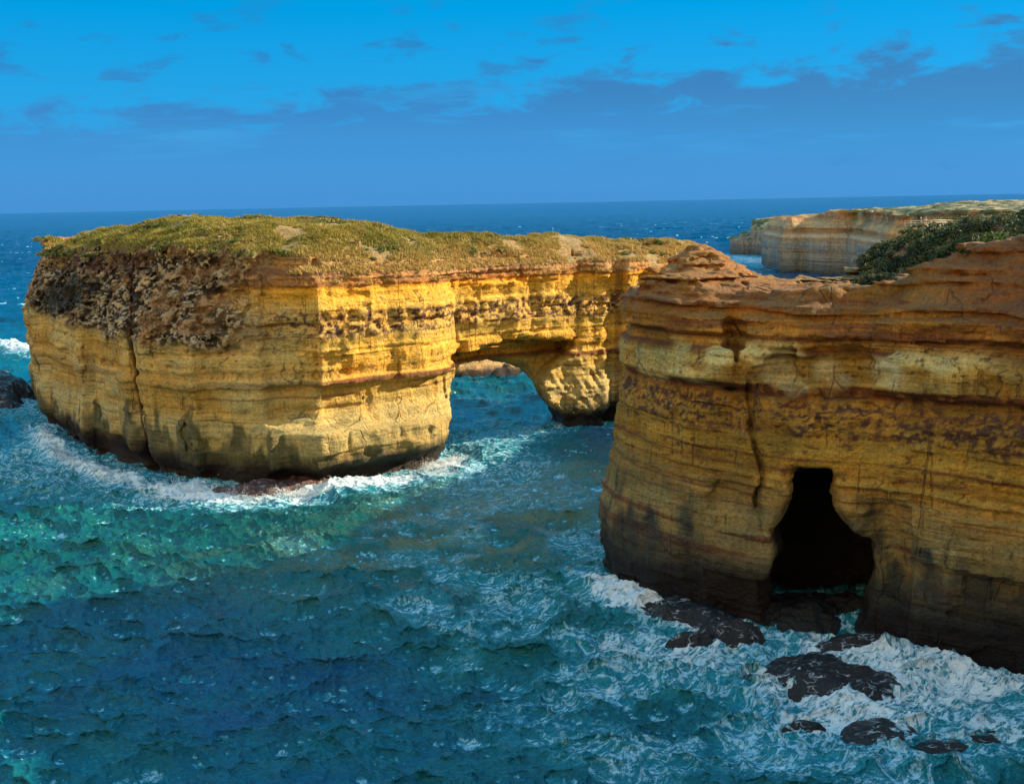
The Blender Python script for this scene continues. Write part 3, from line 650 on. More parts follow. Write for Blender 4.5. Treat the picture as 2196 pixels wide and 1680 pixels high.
def reef(name, cx, cy, rx, ry, rot, h, seed, mat, label, cat='rock', step=0.18, tilt=0.0, ledge=0.45):
    n = max(int(rx * 1.35 / step), 20); k = max(int(ry * 1.35 / step), 14)
    n, k = min(n, 150), min(k, 120)
    u = np.linspace(-1.35, 1.35, 2 * n + 1); v = np.linspace(-1.35, 1.35, 2 * k + 1); U, V_ = np.meshgrid(u, v, indexing='ij')
    lx, ly = U * rx, V_ * ry; c, s = math.cos(rot), math.sin(rot)
    x = cx + lx * c - ly * s; y = cy + lx * s + ly * c
    r = np.sqrt(U ** 2 + V_ ** 2) + (fbm(x / (rx * .55) + seed, y / (ry * .9), 0 * x, 3) - .5) * .8
    z = h * (1 - r ** 3.0) * 1.25; z = z + tilt * lx
    z = z + (fbm(x / 1.6, y / 1.6, 0 * x + seed, 4) - .5) * min(h, 1.5) * 1.1
    q = z / ledge; z = (np.floor(q) + sst(.45, 1.0, q - np.floor(q))) * ledge * .65 + z * .35
    z = np.maximum(z - .15, -2.0)
    nn, kk = U.shape; idx = np.arange(nn * kk).reshape(nn, kk)
    Q = np.stack([idx[:-1, :-1], idx[1:, :-1], idx[1:, 1:], idx[:-1, 1:]], -1).reshape(-1, 4)
    V3 = np.stack([x, y, z], -1).reshape(-1, 3) - [cx, cy, 0]
    keep = V3[:, 2] > -1.6; V3, Q, _ = clean(V3, Q, keep)
    # a solid block: skirt the rim down with a flat bottom
    o = link(name, new_mesh(name, V3, Q), mat); o.location = (cx, cy, 0)
    REEFS.append((cx, cy, rx, ry, rot, h)); return tag(o, label, cat)
reef('rock_shelf', -38.2, 170.6, 10.0, 2.7, 0.30, 1.7, 11, M_RR, 'reddish-brown rock shelf awash at the front foot of the arch island')
reef('rock_shelf', -130, 272, 26, 8.5, -1.02, 4.6, 23, M_RD, 'dark flat rock shelf sticking out left behind the island', tilt=0.03)
reef('rock_shelf', 18.6, 113.6, 7.4, 3.2, -0.72, 1.5, 31, M_RD, 'black rock shelf streaked with white runoff under the headland tip, left of the cave')
reef('rock', 18.0, 106.4, 2.6, .9, .1, 1.2, 41, M_RD, 'small low black rock awash in foam in front of the shelf left of the cave')
reef('rock', 22.6, 106.6, 2.9, 1.3, .0, 2.0, 47, M_RD, 'small black rock in foam against the right end of the streaked shelf')
reef('rock', 29.2, 98.2, 7.0, 4.0, -0.32, 1.2, 53, M_RD, 'large flat dark rock with white water draining off it, in front of the cave')
reef('rock_shelf', 34.5, 104.6, 4.6, 1.5, .12, 1.5, 61, M_RD, 'narrow dark ledge joining the right foot of the cave')
M_CAVE_DARK = reef_material('cave_dark', (.008, .007, .007), .0)  # added floor, black in place of cave shade, covers the bright water
reef('rock_shelf', 32.0, 114.5, 9.0, 6.0, .1, 1.5, 91, M_CAVE_DARK, 'added black floor standing in for the shade inside the sea cave mouth')
reef('rock', 31.2, 88.0, 2.6, 1.9, .5, .32, 67, M_RD, 'dark rock half drowned by streaming water at the lower right')
reef('rock', 36.0, 85.2, 5.2, 1.3, .35, .25, 71, M_RD, 'long thin dark rock under rushing water near the lower right corner')
reef('rock', 24.6, 89.0, 1.6, .6, .2, .3, 73, M_RD, 'tiny dark rock tip showing in the churned foam at lower right')
reef('rock_islet', -2, 305, 26, 19, .05, 5.6, 83, M_ROCK, 'orange rock islet with a dark foot seen through the arch', step=.5, ledge=1.4)
isl_o = SC.objects['rock_islet']; me = isl_o.data
_V = np.zeros(len(me.vertices) * 3, np.float32); me.vertices.foreach_get('co', _V); _V = _V.reshape(-1, 3)
at = me.color_attributes.new('rock', 'FLOAT_COLOR', 'POINT'); _c = np.ones((len(_V), 4), np.float32)
_zz = _V[:, 2] + (fbm(_V[:, 0] / 3, _V[:, 1] / 3, 0 * _V[:, 2], 2) - .5); _c[:, :3] = lerp_table(_zz, [(0, (.03, .02, .015)), (1.3, (.05, .03, .02)), (1.9, (.55, .32, .12)), (6, (.66, .40, .15)), (12, (.5, .3, .12))]); at.data.foreach_set('color', _c.ravel())

# ================================================================= WATER
def fft_tile(N, L, lo, hi, amp, wdir, seed, spread=2.0):
    r = np.random.default_rng(seed); k1 = np.fft.fftfreq(N, L / N) * 2 * np.pi; kx, ky = np.meshgrid(k1, k1, indexing='ij')
    k = np.hypot(kx, ky); k[0, 0] = 1
    cosf = (kx * wdir[0] + ky * wdir[1]) / k
    S = k ** -3.3 * np.exp(-(2 * np.pi / (k * hi)) ** -2 * 0) * (0.12 + np.abs(cosf) ** spread * (cosf > 0) + .25 * np.abs(cosf) ** spread)
    S = S * np.exp(-(k * lo / (2 * np.pi)) ** 2 * .5) / (1 + (2 * np.pi / (k * hi)) ** 6); S[0, 0] = 0
    Hh = np.sqrt(S) * (r.normal(size=(N, N)) + 1j * r.normal(size=(N, N)))
    h = np.fft.ifft2(Hh).real; s = amp / h.std(); Hh = Hh * s; h = h * s
    Dx = np.fft.ifft2(-1j * kx / k * Hh).real; Dy = np.fft.ifft2(-1j * ky / k * Hh).real
    Dxx = np.gradient(Dx, L / N, axis=0); Dyy = np.gradient(Dy, L / N, axis=1)
    return [a.astype(np.float32) for a in (h, Dx, Dy, -(Dxx + Dyy))], N, L
def tile_get(tile, x, y):
    A, N, L = tile; u = (x / L % 1.0) * N; v = (y / L % 1.0) * N
    i = np.floor(u).astype(np.int32); j = np.floor(v).astype(np.int32); fu = (u - i).astype(np.float32); fv = (v - j).astype(np.float32)
    i %= N; j %= N; i1 = (i + 1) % N; j1 = (j + 1) % N
    return [(a[i, j] * (1-fu) + a[i1, j] * fu) * (1-fv) + (a[i, j1] * (1-fu) + a[i1, j1] * fu) * fv for a in A]
WD = np.array([-0.45, -0.89])
TS = fft_tile(512, 61.0, 0.40, 4.6, 0.175, WD, 3, 3.0)
TM = fft_tile(512, 171.0, 2.8, 18.0, 0.46, np.array([-0.12, -0.99]), 4, 4.0)
TL = fft_tile(256, 520.0, 12.0, 48.0, 0.42, np.array([-0.35, -0.93]), 5, 6.0)
phi = np.concatenate([np.linspace(89.0, 34, 40), np.degrees(np.arctan(np.tan(np.radians(np.linspace(33.5, 2.0, 1080)))))[1:], np.linspace(2.0, 0.45, 110)[1:], [.3, .2, .12, .08]])
rad = H / np.tan(np.radians(phi))
azd = np.concatenate([np.linspace(-180, -31, 60), np.linspace(-31, 31, 1360)[1:], np.linspace(31, 180, 60)[1:]])
A_, R_ = np.meshgrid(np.radians(azd), rad, indexing='ij'); sh = A_.shape
wx = (np.sin(A_) * R_).ravel().astype(np.float32); wy = (np.cos(A_) * R_).ravel().astype(np.float32); wr = R_.ravel().astype(np.float32)
dI = np.full(wx.shape, 200., np.float32); dH = dI.copy(); nearI = (wx > -190) & (wx < 120) & (wy > 100) & (wy < 340)
dI[nearI] = isl_pl.A[0].max() * 0 + poly_sdf(wx[nearI], wy[nearI], ISL)
nearH = (wx > -80) & (wx < 210) & (wy > 30) & (wy < 370); dH[nearH] = poly_sdf(wx[nearH], wy[nearH], HD)
dR = np.full(wx.shape, 200., np.float32)
nr = wr < 340
for (cx, cy, rx, ry, rot, h) in REEFS:
    c, s = math.cos(rot), math.sin(rot); X_, Y_ = wx[nr] - cx, wy[nr] - cy
    q = np.hypot((X_ * c + Y_ * s) / rx, (-X_ * s + Y_ * c) / ry); dR[nr] = np.minimum(dR[nr], (q - .9) * min(rx, ry) * (1.0 if rx < 15 else .8))
s1, s2, s3 = tile_get(TS, wx, wy), tile_get(TM, wx * .97 + wy * .24, wy * .97 - wx * .24), tile_get(TL, wx, wy)
f1 = sst(520, 170, wr); f2 = sst(1500, 500, wr); f3 = sst(5000, 2500, wr)
lee = 1 - .35 * sst(-70, 0, wx) * sst(110, 150, wy) * sst(260, 240, wy)
churn = np.exp(-(((wx - 27) / 26) ** 2 + ((wy - 96) / 17) ** 2)) + .7 * np.exp(-(((wx - 5) / 14) ** 2 + ((wy - 118) / 12) ** 2))
z = s1[0] * f1 * (lee + .5 * churn) + s2[0] * f2 * lee + s3[0] * f3
jac = s1[3] * f1 * .9 + s2[3] * f2 * 1.1 + s3[3] * f3 * .6
ch = 1.1; px_ = wx - ch * (s1[1] * f1 + s2[1] * f2) * lee; py_ = wy - ch * (s1[2] * f1 + s2[2] * f2) * lee
# swell wrapping the rocks; surge piled against the cliffs
def bump(cx, cy, rx, ry, rot): c, s = math.cos(rot), math.sin(rot); X_, Y_ = wx - cx, wy - cy; return np.exp(-(((X_ * c + Y_ * s) / rx) ** 2 + ((-X_ * s + Y_ * c) / ry) ** 2))
lump = fbm(wx / 2.1, wy / 2.1, 0 * wx, 3); lump2 = fbm(wx / 6.5, wy / 6.5, 0 * wx + 9, 3)
surge = bump(-51, 169.5, 8.5, 3.0, -.35) * 1.5 + bump(-26, 172.0, 13, 2.6, .45) * 1.15 + bump(-12, 187, 5, 3.5, 1.0) * .5 + bump(-72, 186, 14, 2.6, -.80) * 1.1 + bump(-92, 212, 14, 3, -1.05) * .9 \
    + bump(12.0, 120.5, 7.5, 1.9, -1.05) * 1.5 + bump(37, 101.0, 5.5, 1.7, -.5) * 1.5 + bump(46, 96.5, 10, 2.0, -.2) * 1.1 + bump(-166, 362, 20, 5, -.8) * 2.6 + bump(-3, 209, 13, 3, .5) * .35 + bump(33.5, 91.5, 7, 2.4, -.4) * .8
z = z + surge * (.45 + 1.1 * lump) + churn * (lump - .5) * 1.1
foam = np.where(wx > 30, .35, np.where(wy > 150, 1.05, .78)) * np.clip(surge, 0, 1) + .28 * np.exp(-np.maximum(dI, 0) / 5.0) + .24 * np.exp(-np.maximum(dH, 0) / 5.0) + .42 * np.exp(-np.maximum(dR, 0) / 2.6)
tf = sst(-22, 12, wx + .55 * (wy - 105)) * sst(158, 122, wy) * sst(58, 86, wy + .35 * wx)
foam = foam * np.where((dH < 0) & (wy > 106), .25, 1.0) + tf * .33 * sst(.36, .72, .6 * lump2 + .4 * vn(wx / 14 + .3, wy / 8, 0 * wx + 3)) * np.where(dH < 0, .3, 1) + .15 * sst(-50, 0, wx + .4 * (wy - 110)) * sst(178, 145, wy) * sst(.40, .62, lump2 + .25 * vn(wx / 15, wy / 8, 0 * wx + 2) - .12) + .20 * bump(30, 98, 24, 13, -.2) + .14 * bump(34, 82, 18, 9, .2)
foam = foam + bump(-60, 172, 26, 8, -.4) * .20 + bump(-92, 196, 26, 16, -.8) * .34 + bump(-100, 172, 34, 10, -.2) * .16 + bump(-5, 186, 16, 12, .6) * .42 + bump(4, 166, 26, 14, .2) * .20 + bump(-70, 152, 40, 7, -.2) * .16
foam = foam + sst(1.0, 1.5, jac) * .35 * sst(900, 300, wr) + sst(.70, .86, vn(wx / 26, wy / 11, 0 * wx)) * sst(.66, .80, fbm(wx / 3.5, wy / 3.2, 0 * wx + 6, 2)) * .8 * sst(250, 420, wr) * sst(3500, 1400, wr)
foam = foam + bump(fx(1618, 800), 800, 22, 90, 0) * .9
tint = .8 * bump(-45, 146, 75, 26, -.05) + .95 * bump(-4, 180, 26, 20, .4) + .8 * bump(2, 165, 26, 22, .0) + .55 * tf + .5 * bump(-110, 165, 40, 26, 0) + .85 * bump(-170, 345, 26, 18, 0) + .8 * bump(-8, 270, 22, 20, 0) + .25 * lump2
tint = np.clip(tint + np.clip(foam - .15, 0, 1) * .5, 0, 1.1)
cliff_refl = np.clip(bump(-8, 149, 27, 19, .3) * 1.1 * sst(.35, .62, .5 * lump2 + .5 * vn(wx / 7, wy / 3.5, 0 * wx + 2)) + bump(3, 172, 18, 12, .5) * .7 + bump(-4, 235, 18, 22, 0) * .35, 0, 1)  # golden cliff reflection painted into the water colour
V = np.stack([px_, py_, z], 1); n0, n1_ = sh; idx = np.arange(n0 * n1_).reshape(n0, n1_)
Q = np.stack([idx[:-1, :-1], idx[:-1, 1:], idx[1:, 1:], idx[1:, :-1]], -1).reshape(-1, 4)
M = bpy.data.materials.new('sea_water'); M.use_nodes = True; t = NT(M.node_tree)
pos = t.n('ShaderNodeNewGeometry').outputs['Position']
def att(n): return t.n('ShaderNodeAttribute', attribute_name=n).outputs['Fac']
fo, ti, gold = att('foam'), att('tint'), att('cliff_refl')
wrp = t.n('ShaderNodeTexNoise', {'Vector': pos, 'Scale': .16, 'Detail': 2.0, 'Roughness': .5}).outputs[1]
wp = t.addv(pos, t.scalev(t.addv(wrp, (-.5, -.5, -.5)), (7.0, 7.0, 0)))
wsp = t.n('ShaderNodeSeparateXYZ', {0: wp}).outputs
wp = t.n('ShaderNodeCombineXYZ', {0: t.math('ADD', t.math('MULTIPLY', wsp[0], .40), t.math('MULTIPLY', wsp[1], .13)), 1: t.math('ADD', t.math('MULTIPLY', wsp[0], -.40), t.math('MULTIPLY', wsp[1], 1.22)), 2: 0.0}).outputs[0]
rn1 = t.noise(wp, .60, 5.0, .60, .15); rn2 = t.noise(t.addv(t.scalev(pos, (.55, .8, 0)), (13, 5, 0)), 2.1, 5.0, .65, .4)
def ridge(n, lo): return t.maprange(t.math('SUBTRACT', 1.0, t.math('ABSOLUTE', t.math('SUBTRACT', t.math('MULTIPLY', n, 2.0), 1.0))), lo, 1.0)
v1 = t.n('ShaderNodeTexVoronoi', {'Vector': wp, 'Scale': .62}, feature='DISTANCE_TO_EDGE').outputs['Distance']
v2 = t.n('ShaderNodeTexVoronoi', {'Vector': t.addv(wp, (31, 7, 0)), 'Scale': 1.7}, feature='DISTANCE_TO_EDGE').outputs['Distance']
lace = t.math('ADD', t.math('MULTIPLY', ridge(rn1, .84), .65), t.math('MULTIPLY', ridge(rn2, .78), .50))
lace = t.math('ADD', lace, t.math('MULTIPLY', t.maprange(v2, .14, .0), .18))
nf = t.noise(t.addv(t.scalev(wp, (.5, .5, 0)), t.scalev(pos, (.30, .45, 0))), 1.1, 10.0, .72, .1)
fv = t.math('ADD', t.math('MULTIPLY', fo, .74), t.math('MULTIPLY', t.math('SUBTRACT', nf, .5), .62))
fv = t.math('ADD', fv, t.math('MULTIPLY', t.math('SUBTRACT', lace, .3), t.math('MULTIPLY', t.maprange(fo, .05, .35), 1.0)))
fm = t.math('MULTIPLY', t.maprange(fv, .50, 1.25), .95)
deep = t.mix(t.maprange(t.noise(pos, .045, 4.0), .35, .65), (.0001, .054, .150), (.0002, .110, .145))
deep = t.mix(att('off'), deep, (.0001, .022, .075))
wc = t.mix(t.math('MULTIPLY', ti, 1.0, clamp=True), deep, (.0003, .075, .064))
wc = t.mix(t.math('MULTIPLY', gold, .8), wc, (.115, .125, .035))
halo = t.maprange(fv, .10, .62); wc = t.mix(t.math('MULTIPLY', t.maprange(fo, .06, .55), .75), wc, (.004, .20, .28)); wc = t.mix(t.math('MULTIPLY', halo, .35), wc, (.02, .30, .38))
cl = t.mix(fm, wc, t.mix(t.maprange(fo, .55, .95), (.38, .66, .80), (.76, .83, .86)))
b1 = t.noise(t.scalev(pos, (0.7, 1.6, 1.0)), 1.6, 6.0, .62, .3); b2 = t.noise(pos, .12, 6.0, .6)
hh = t.math('ADD', t.math('MULTIPLY', b1, .52), t.math('MULTIPLY', b2, 1.0)); hh = t.math('ADD', hh, t.math('MULTIPLY', fm, t.math('ADD', .02, t.math('MULTIPLY', nf, .10))))
bp = t.n('ShaderNodeBump', {'Height': hh, 'Strength': 1.0, 'Distance': 1.0})
b = t.n('ShaderNodeBsdfPrincipled', {'Base Color': cl, 'Roughness': t.math('ADD', .07, t.math('MULTIPLY', fm, .6)), 'IOR': att('ior'), 'Specular IOR Level': .5, 'Specular Tint': (.38, .90, 1.0, 1.0), 'Normal': bp.outputs[0]})
t.nt.links.new(b.outputs[0], t.n('ShaderNodeOutputMaterial').inputs[0])
sea = link('sea_water', new_mesh('sea_water', V, Q, attrs={'off': sst(230, 650, wr), 'ior': 1.60 - .54 * sst(180, 1100, wr), 'foam': foam, 'tint': tint, 'cliff_refl': cliff_refl}), M); tag(sea, kind='structure')
print('water', len(V), round(time.time() - T00, 1))

# ================================================================= VEGETATION
def leaf_material(name, a, b, rough=.6):
    m = bpy.data.materials.new(name); m.use_nodes = True; t = NT(m.node_tree)
    c = t.n('ShaderNodeVertexColor', layer_name='leaf').outputs[0]
    bs = t.n('ShaderNodeBsdfPrincipled', {'Base Color': c, 'Roughness': rough, 'Specular IOR Level': .2})
    tr = t.n('ShaderNodeBsdfTranslucent', {'Color': c})
    mx = t.n('ShaderNodeMixShader', {0: .25, 1: bs.outputs[0], 2: tr.outputs[0]})
    t.nt.links.new(mx.outputs[0], t.n('ShaderNodeOutputMaterial').inputs[0]); return m
def cards(C, ax1, ax2, cols, name, mat, tri=True):
    """one small face per entry: centre C, half-axes ax1/ax2"""
    n = len(C)
    if tri: V = np.stack([C - ax1, C + ax1, C + ax2], 1).reshape(-1, 3); Q = np.arange(3 * n).reshape(n, 3); c = np.repeat(cols, 3, 0)
    else: V = np.stack([C - ax1, C - ax2 * .9, C + ax1, C + ax2], 1).reshape(-1, 3); Q = np.arange(4 * n).reshape(n, 4); c = np.repeat(cols, 4, 0)
    return link(name, new_mesh(name, V, Q, smooth=False, cols={'leaf': c}), mat)
M_GR = leaf_material('dry_grass', 0, 0)
def grass_on(V, N, Q, sel, n, name, pal, size, seed, mat=M_GR):
    """tufts of bent blades rooted on the faces of a rock mesh"""
    r = np.random.default_rng(seed); fq = Q[sel[Q].all(1)]
    a = V[fq]; area = np.linalg.norm(np.cross(a[:, 1] - a[:, 0], a[:, 3] - a[:, 0]), axis=1)
    k = r.choice(len(fq), n, p=area / area.sum()); u, v = r.random((2, n, 1))
    p = a[k, 0] * (1-u) * (1-v) + a[k, 1] * u * (1-v) + a[k, 2] * u * v + a[k, 3] * (1-u) * v
    nb = 4; C = np.repeat(p, nb, 0); m = len(C)
    th = r.random(m) * 2 * np.pi; clump = vn(C[:, 0] / 2.4, C[:, 1] / 2.4, C[:, 2] / 3)
    hgt = size * (0.35 + 1.1 * r.random(m)) * (0.4 + 1.1 * clump)
    wd = size * (.16 + .14 * r.random(m)); lean = r.normal(size=(m, 2)) * .45 + [-.25, .1]
    ax1 = np.stack([np.cos(th) * wd, np.sin(th) * wd, 0 * th], 1); ax2 = np.stack([lean[:, 0] * hgt, lean[:, 1] * hgt, hgt], 1)
    C = C + np.stack([r.normal(size=m) * size * .3, r.normal(size=m) * size * .3, 0 * th - .05], 1)
    big = fbm(C[:, 0] / 7, C[:, 1] / 7, C[:, 2] / 5 + 4, 3); q = sst(.36, .64, big + .10 * r.normal(size=m))
    cols = pal(C, q, r.random(m)); return cards(C, ax1, ax2, cols, name, mat)
gx, gy, gz = iV.T; _, iT = isl_pl(gx.astype(np.float32), gy.astype(np.float32))
sel = (iN[:, 2] > 0.42) & (gz > iT - 2.2) & (gz > 30.5) & ~((gx < -102) & (gz > 37.0) & (gy > 256)) & (vn(gx / 3, gy / 3, gz / 2) < .93 - .35 * (iN[:, 2] < .55)) & (fbm(gx / 6, gy / 6, gz / 4 + 3, 3) > .40)
def pal_i(C, q, r):
    green = np.array([.27, .25, .035]); dk = np.array([.13, .15, .022]); straw = np.array([.58, .38, .13]); brn = np.array([.36, .20, .07])
    hgt = sst(33.5, 39.5, C[:, 2]); strawf = np.clip(1.35 - hgt * 1.1 - q * .3, 0, 1)
    c = mixc(np.tile(green, (len(C), 1)), dk, q * .8); c = mixc(c, straw, strawf * (r < .72)); c = mixc(c, brn, (r > .85) * .8)
    return c * (0.7 + .6 * r)[:, None]
g = grass_on(iV, iN, iQ, sel, 95000, 'grass', pal_i, .50, 5); tag(g, 'olive and straw-coloured coastal grass covering the island top', 'grass', kind='stuff')
M_LF = leaf_material('shrub_leaves', 0, 0)
ISLAND_HEATH = True
def ground_z(x, y):
    _, T = hd_pl(np.asarray(x, np.float32), np.asarray(y, np.float32)); return T
def bush_cards(bx, by, bz, br, bh, nl, ls, tone, r):
    """leaves spread through lumpy domes; arrays of bushes -> centre, axes, colour"""
    n = len(bx); C = []; K = np.repeat(np.arange(n), nl); m = len(K)
    d = r.normal(size=(m, 3)); d /= np.linalg.norm(d, axis=1)[:, None]; d[:, 2] = np.abs(d[:, 2])
    lump = fbm(d[:, 0] * 1.7 + K * 3.1, d[:, 1] * 1.7 + K, d[:, 2] * 1.7, 3)
    rad = (0.55 + 0.9 * lump) * (r.random(m) ** .35)
    P3 = np.stack([bx[K] + d[:, 0] * br[K] * rad, by[K] + d[:, 1] * br[K] * rad, bz[K] + d[:, 2] * bh[K] * rad - .1], 1)
    a = r.normal(size=(m, 3)); a /= np.linalg.norm(a, axis=1)[:, None]; b_ = np.cross(a, d + .3 * r.normal(size=(m, 3))); b_ /= np.linalg.norm(b_, axis=1)[:, None]
    L = ls * (.6 + .8 * r.random(m))[:, None]
    t_ = tone[K] * (.55 + .9 * r.random(m))[:, None]
    tip = sst(.5, .72, lump)[:, None]; t_ = t_ * (1 - .5 * tip) + np.array([.13, .125, .045]) * .5 * tip
    return P3, a * L * .42, b_ * L, t_
r = np.random.default_rng(21)
crest = np.array([(40, 134), (42.5, 129), (45, 123), (48, 117), (51, 113), (56, 109), (64, 106), (78, 102), (100, 98)])
n = 5200; bx = r.uniform(40, 108, n); by = r.uniform(100, 176, n)
dn = poly_sdf(bx, by, HD); okb = (by > np.interp(bx, crest[:, 0], crest[:, 1]) + 2.0 + 2.4 * vn(bx / 3, by / 3, 0 * bx)) & (dn < -1.2) & (bx < by * .62 + 6)
okb &= (bx > by * .322) & (bx > 43); bx, by = bx[okb][:820], by[okb][:820]
bz = ground_z(bx, by); br = r.uniform(.9, 1.9, len(bx)); bh = br * r.uniform(.8, 1.15, len(bx))
tone = np.where((vn(bx / 7, by / 7, 0 * bx) > .52)[:, None], np.array([.035, .055, .014]), np.array([.022, .036, .014]))
tone = np.where((r.random(len(bx)) < .2)[:, None], np.array([.075, .085, .028]), tone)
C, a1, a2, cc = bush_cards(bx, by, bz, br, bh, 420, .24, tone, r)
sc = cards(C, a1, a2, cc, 'coastal_scrub', M_LF, tri=False); tag(sc, 'dense dark green coastal scrub on the slope behind the near headland', 'scrub', kind='stuff')
# low bushes among the grass on the island
n = 4200; bx = r.uniform(-108, 58, n); by = r.uniform(170, 280, n); di, Ti = isl_pl(bx.astype(np.float32), by.astype(np.float32))
pn = vn(bx / 8, by / 8, 0 * bx + 1); okb = (di < -3.0) & (pn > .42) & ~((bx < -95) & (by > 250)); bx, by, Ti, pn = bx[okb][:900], by[okb][:900], Ti[okb][:900], pn[okb][:900]
br = r.uniform(.5, 1.35, len(bx)); bh = br * r.uniform(.35, .6, len(bx))
tone = np.where((r.random(len(bx)) < .5)[:, None], np.array([.10, .13, .022]), np.array([.19, .18, .04])); tone = np.where((r.random(len(bx)) < .25)[:, None], np.array([.34, .24, .09]), tone)
C, a1, a2, cc = bush_cards(bx, by, Ti, br, bh, 80, .34, tone, r)
sc = cards(C, a1, a2, cc, 'heath', M_LF, tri=False); tag(sc, 'low mounded heath bushes in patches among the grass on the island', 'heath', kind='stuff')
# low scrub running back to the lookout
n = 5200; bx = r.uniform(60, 190, n); by = r.uniform(168, 335, n); dn = poly_sdf(bx, by, HD); okb = (dn < -.8) & (bx < by * .56) & ~((np.abs(bx - 93) < 6.5) & (np.abs(by - 238) < 4.5)) ; bx, by = bx[okb][:1900], by[okb][:1900]
bz = ground_z(bx, by); br = r.uniform(.9, 2.0, len(bx)); bh = br * r.uniform(.35, .6, len(bx))
q = vn(bx / 9, by / 9, 0 * bx + 4); tone = np.where((q > .5)[:, None], np.array([.12, .12, .045]), np.array([.20, .17, .08])); tone = np.where((r.random(len(bx)) < .35)[:, None], np.array([.05, .065, .025]), tone)
C, a1, a2, cc = bush_cards(bx, by, bz, br, bh, 90, .5, tone, r)
sc = cards(C, a1, a2, cc, 'heath', M_LF, tri=False); tag(sc, 'low olive and grey heath on the cliff top around the lookout', 'heath', kind='stuff')
# a few shrubs that stand out of the mass
def shrub(u, v, Y, rr, hh, tone, label, nl=900, ls=.22):
    p = PY(u, v, Y); gz_ = float(ground_z([p[0]], [p[1]])[0])
    root = bpy.data.objects.new('shrub', None); SC.collection.objects.link(root); root.location = (p[0], p[1], gz_); tag(root, label, 'shrub')
    z0 = np.zeros(1); C, a1, a2, cc = bush_cards(z0, z0, z0 + .25, z0 + rr, z0 + hh, nl, ls, np.array([tone]), r)
    cards(C, a1, a2, cc, 'foliage', M_LF, tri=False).parent = root
    Vs, Qs = [], []
    for k in range(5):
        an = k * 1.3; tip = np.array([math.cos(an) * rr * .5, math.sin(an) * rr * .5, hh * .75])
        for j in range(4):
            q0 = j * math.pi / 2; o_ = np.array([math.cos(q0), math.sin(q0), 0]); Vs += [o_ * .07 - [0, 0, .3], o_ * .02 + tip]
            b0 = k * 8; Qs.append([b0 + 2 * j, b0 + (2 * j + 2) % 8, b0 + (2 * j + 3) % 8, b0 + 2 * j + 1])
    st = link('stem', new_mesh('stem', np.array(Vs), np.array(Qs)), M_STEM, root)
M_STEM = bpy.data.materials.new('bark'); M_STEM.use_nodes = True; t = NT(M_STEM.node_tree)
b = t.n('ShaderNodeBsdfPrincipled', {'Base Color': t.mix(t.noise(t.n('ShaderNodeNewGeometry').outputs[0], 9.0), (.05, .035, .025), (.16, .12, .09)), 'Roughness': .9}); t.nt.links.new(b.outputs[0], t.n('ShaderNodeOutputMaterial').inputs[0])
shrub(2140, 480, 128, 2.2, 2.1, (.075, .12, .018), 'bright green shrub standing out of the dark scrub at the right edge', 1500)
shrub(1908, 578, 131, 1.5, 1.3, (.030, .048, .016), 'lowest dark shrub at the tip of the scrub, in the saddle of the headland')
shrub(1868, 560, 150, 1.6, 1.3, (.15, .11, .04), 'small brownish shrub on the left end of the scrub slope, above the saddle')
shrub(2190, 450, 136, 2.2, 2.4, (.032, .052, .016), 'tall dark shrub breaking the skyline at the right edge')

# ================================================================= LOOKOUT WITH PEOPLE
def solid(name, col, rough=.7):
    m = bpy.data.materials.new(name); m.use_nodes = True; t = NT(m.node_tree)
    nz = t.noise(t.n('ShaderNodeNewGeometry').outputs[0], 14.0, 3.0)
    c = t.mix(nz, tuple(v * .8 for v in col), tuple(min(1, v * 1.2) for v in col))
    b = t.n('ShaderNodeBsdfPrincipled', {'Base Color': c, 'Roughness': rough}); t.nt.links.new(b.outputs[0], t.n('ShaderNodeOutputMaterial').inputs[0]); return m
def boxes(name, bl, mat, parent):
    V, Q = [], []
    for (cx, cy, cz, sx, sy, sz) in bl:
        b0 = len(V)
        for i in (-1, 1):
            for j in (-1, 1):
                for k in (-1, 1): V.append((cx + i * sx / 2, cy + j * sy / 2, cz + k * sz / 2))
        Q += [[b0 + a for a in q] for q in ((0, 1, 3, 2), (4, 6, 7, 5), (0, 4, 5, 1), (2, 3, 7, 6), (0, 2, 6, 4), (1, 5, 7, 3))]
    return link(name, new_mesh(name, np.array(V), np.array(Q), smooth=False), mat, parent)
TIM = solid('weathered_timber', (.46, .36, .26))
lp = PY(1990, 482, 240.0); LZ = lp[2] - .15
look = bpy.data.objects.new('lookout_platform', None); SC.collection.objects.link(look); look.location = (lp[0], lp[1], LZ)
tag(look, 'pale timber viewing platform with rails among the heath', 'lookout')
boxes('deck', [(.2 + .15 * k - 4.3, 0, 0, .13, 3.4, .06) for k in range(58)] + [(0, -1.6, -.14, 8.8, .12, .2), (0, 1.6, -.14, 8.8, .12, .2)], TIM, look)
for yy in (-1.72, 1.72):
    boxes('handrail', [(0, yy, 1.08, 8.9, .09, .14)], TIM, look); boxes('middle_rail', [(0, yy, .62, 8.8, .05, .14)], TIM, look)
    for k in range(5): boxes('post', [(-4.4 + 2.2 * k, yy * 1.03, .1, .12, .12, 2.1)], TIM, look)
boxes('lower_rail', [(0, -1.72, .25, 8.8, .05, .12)], TIM, look)
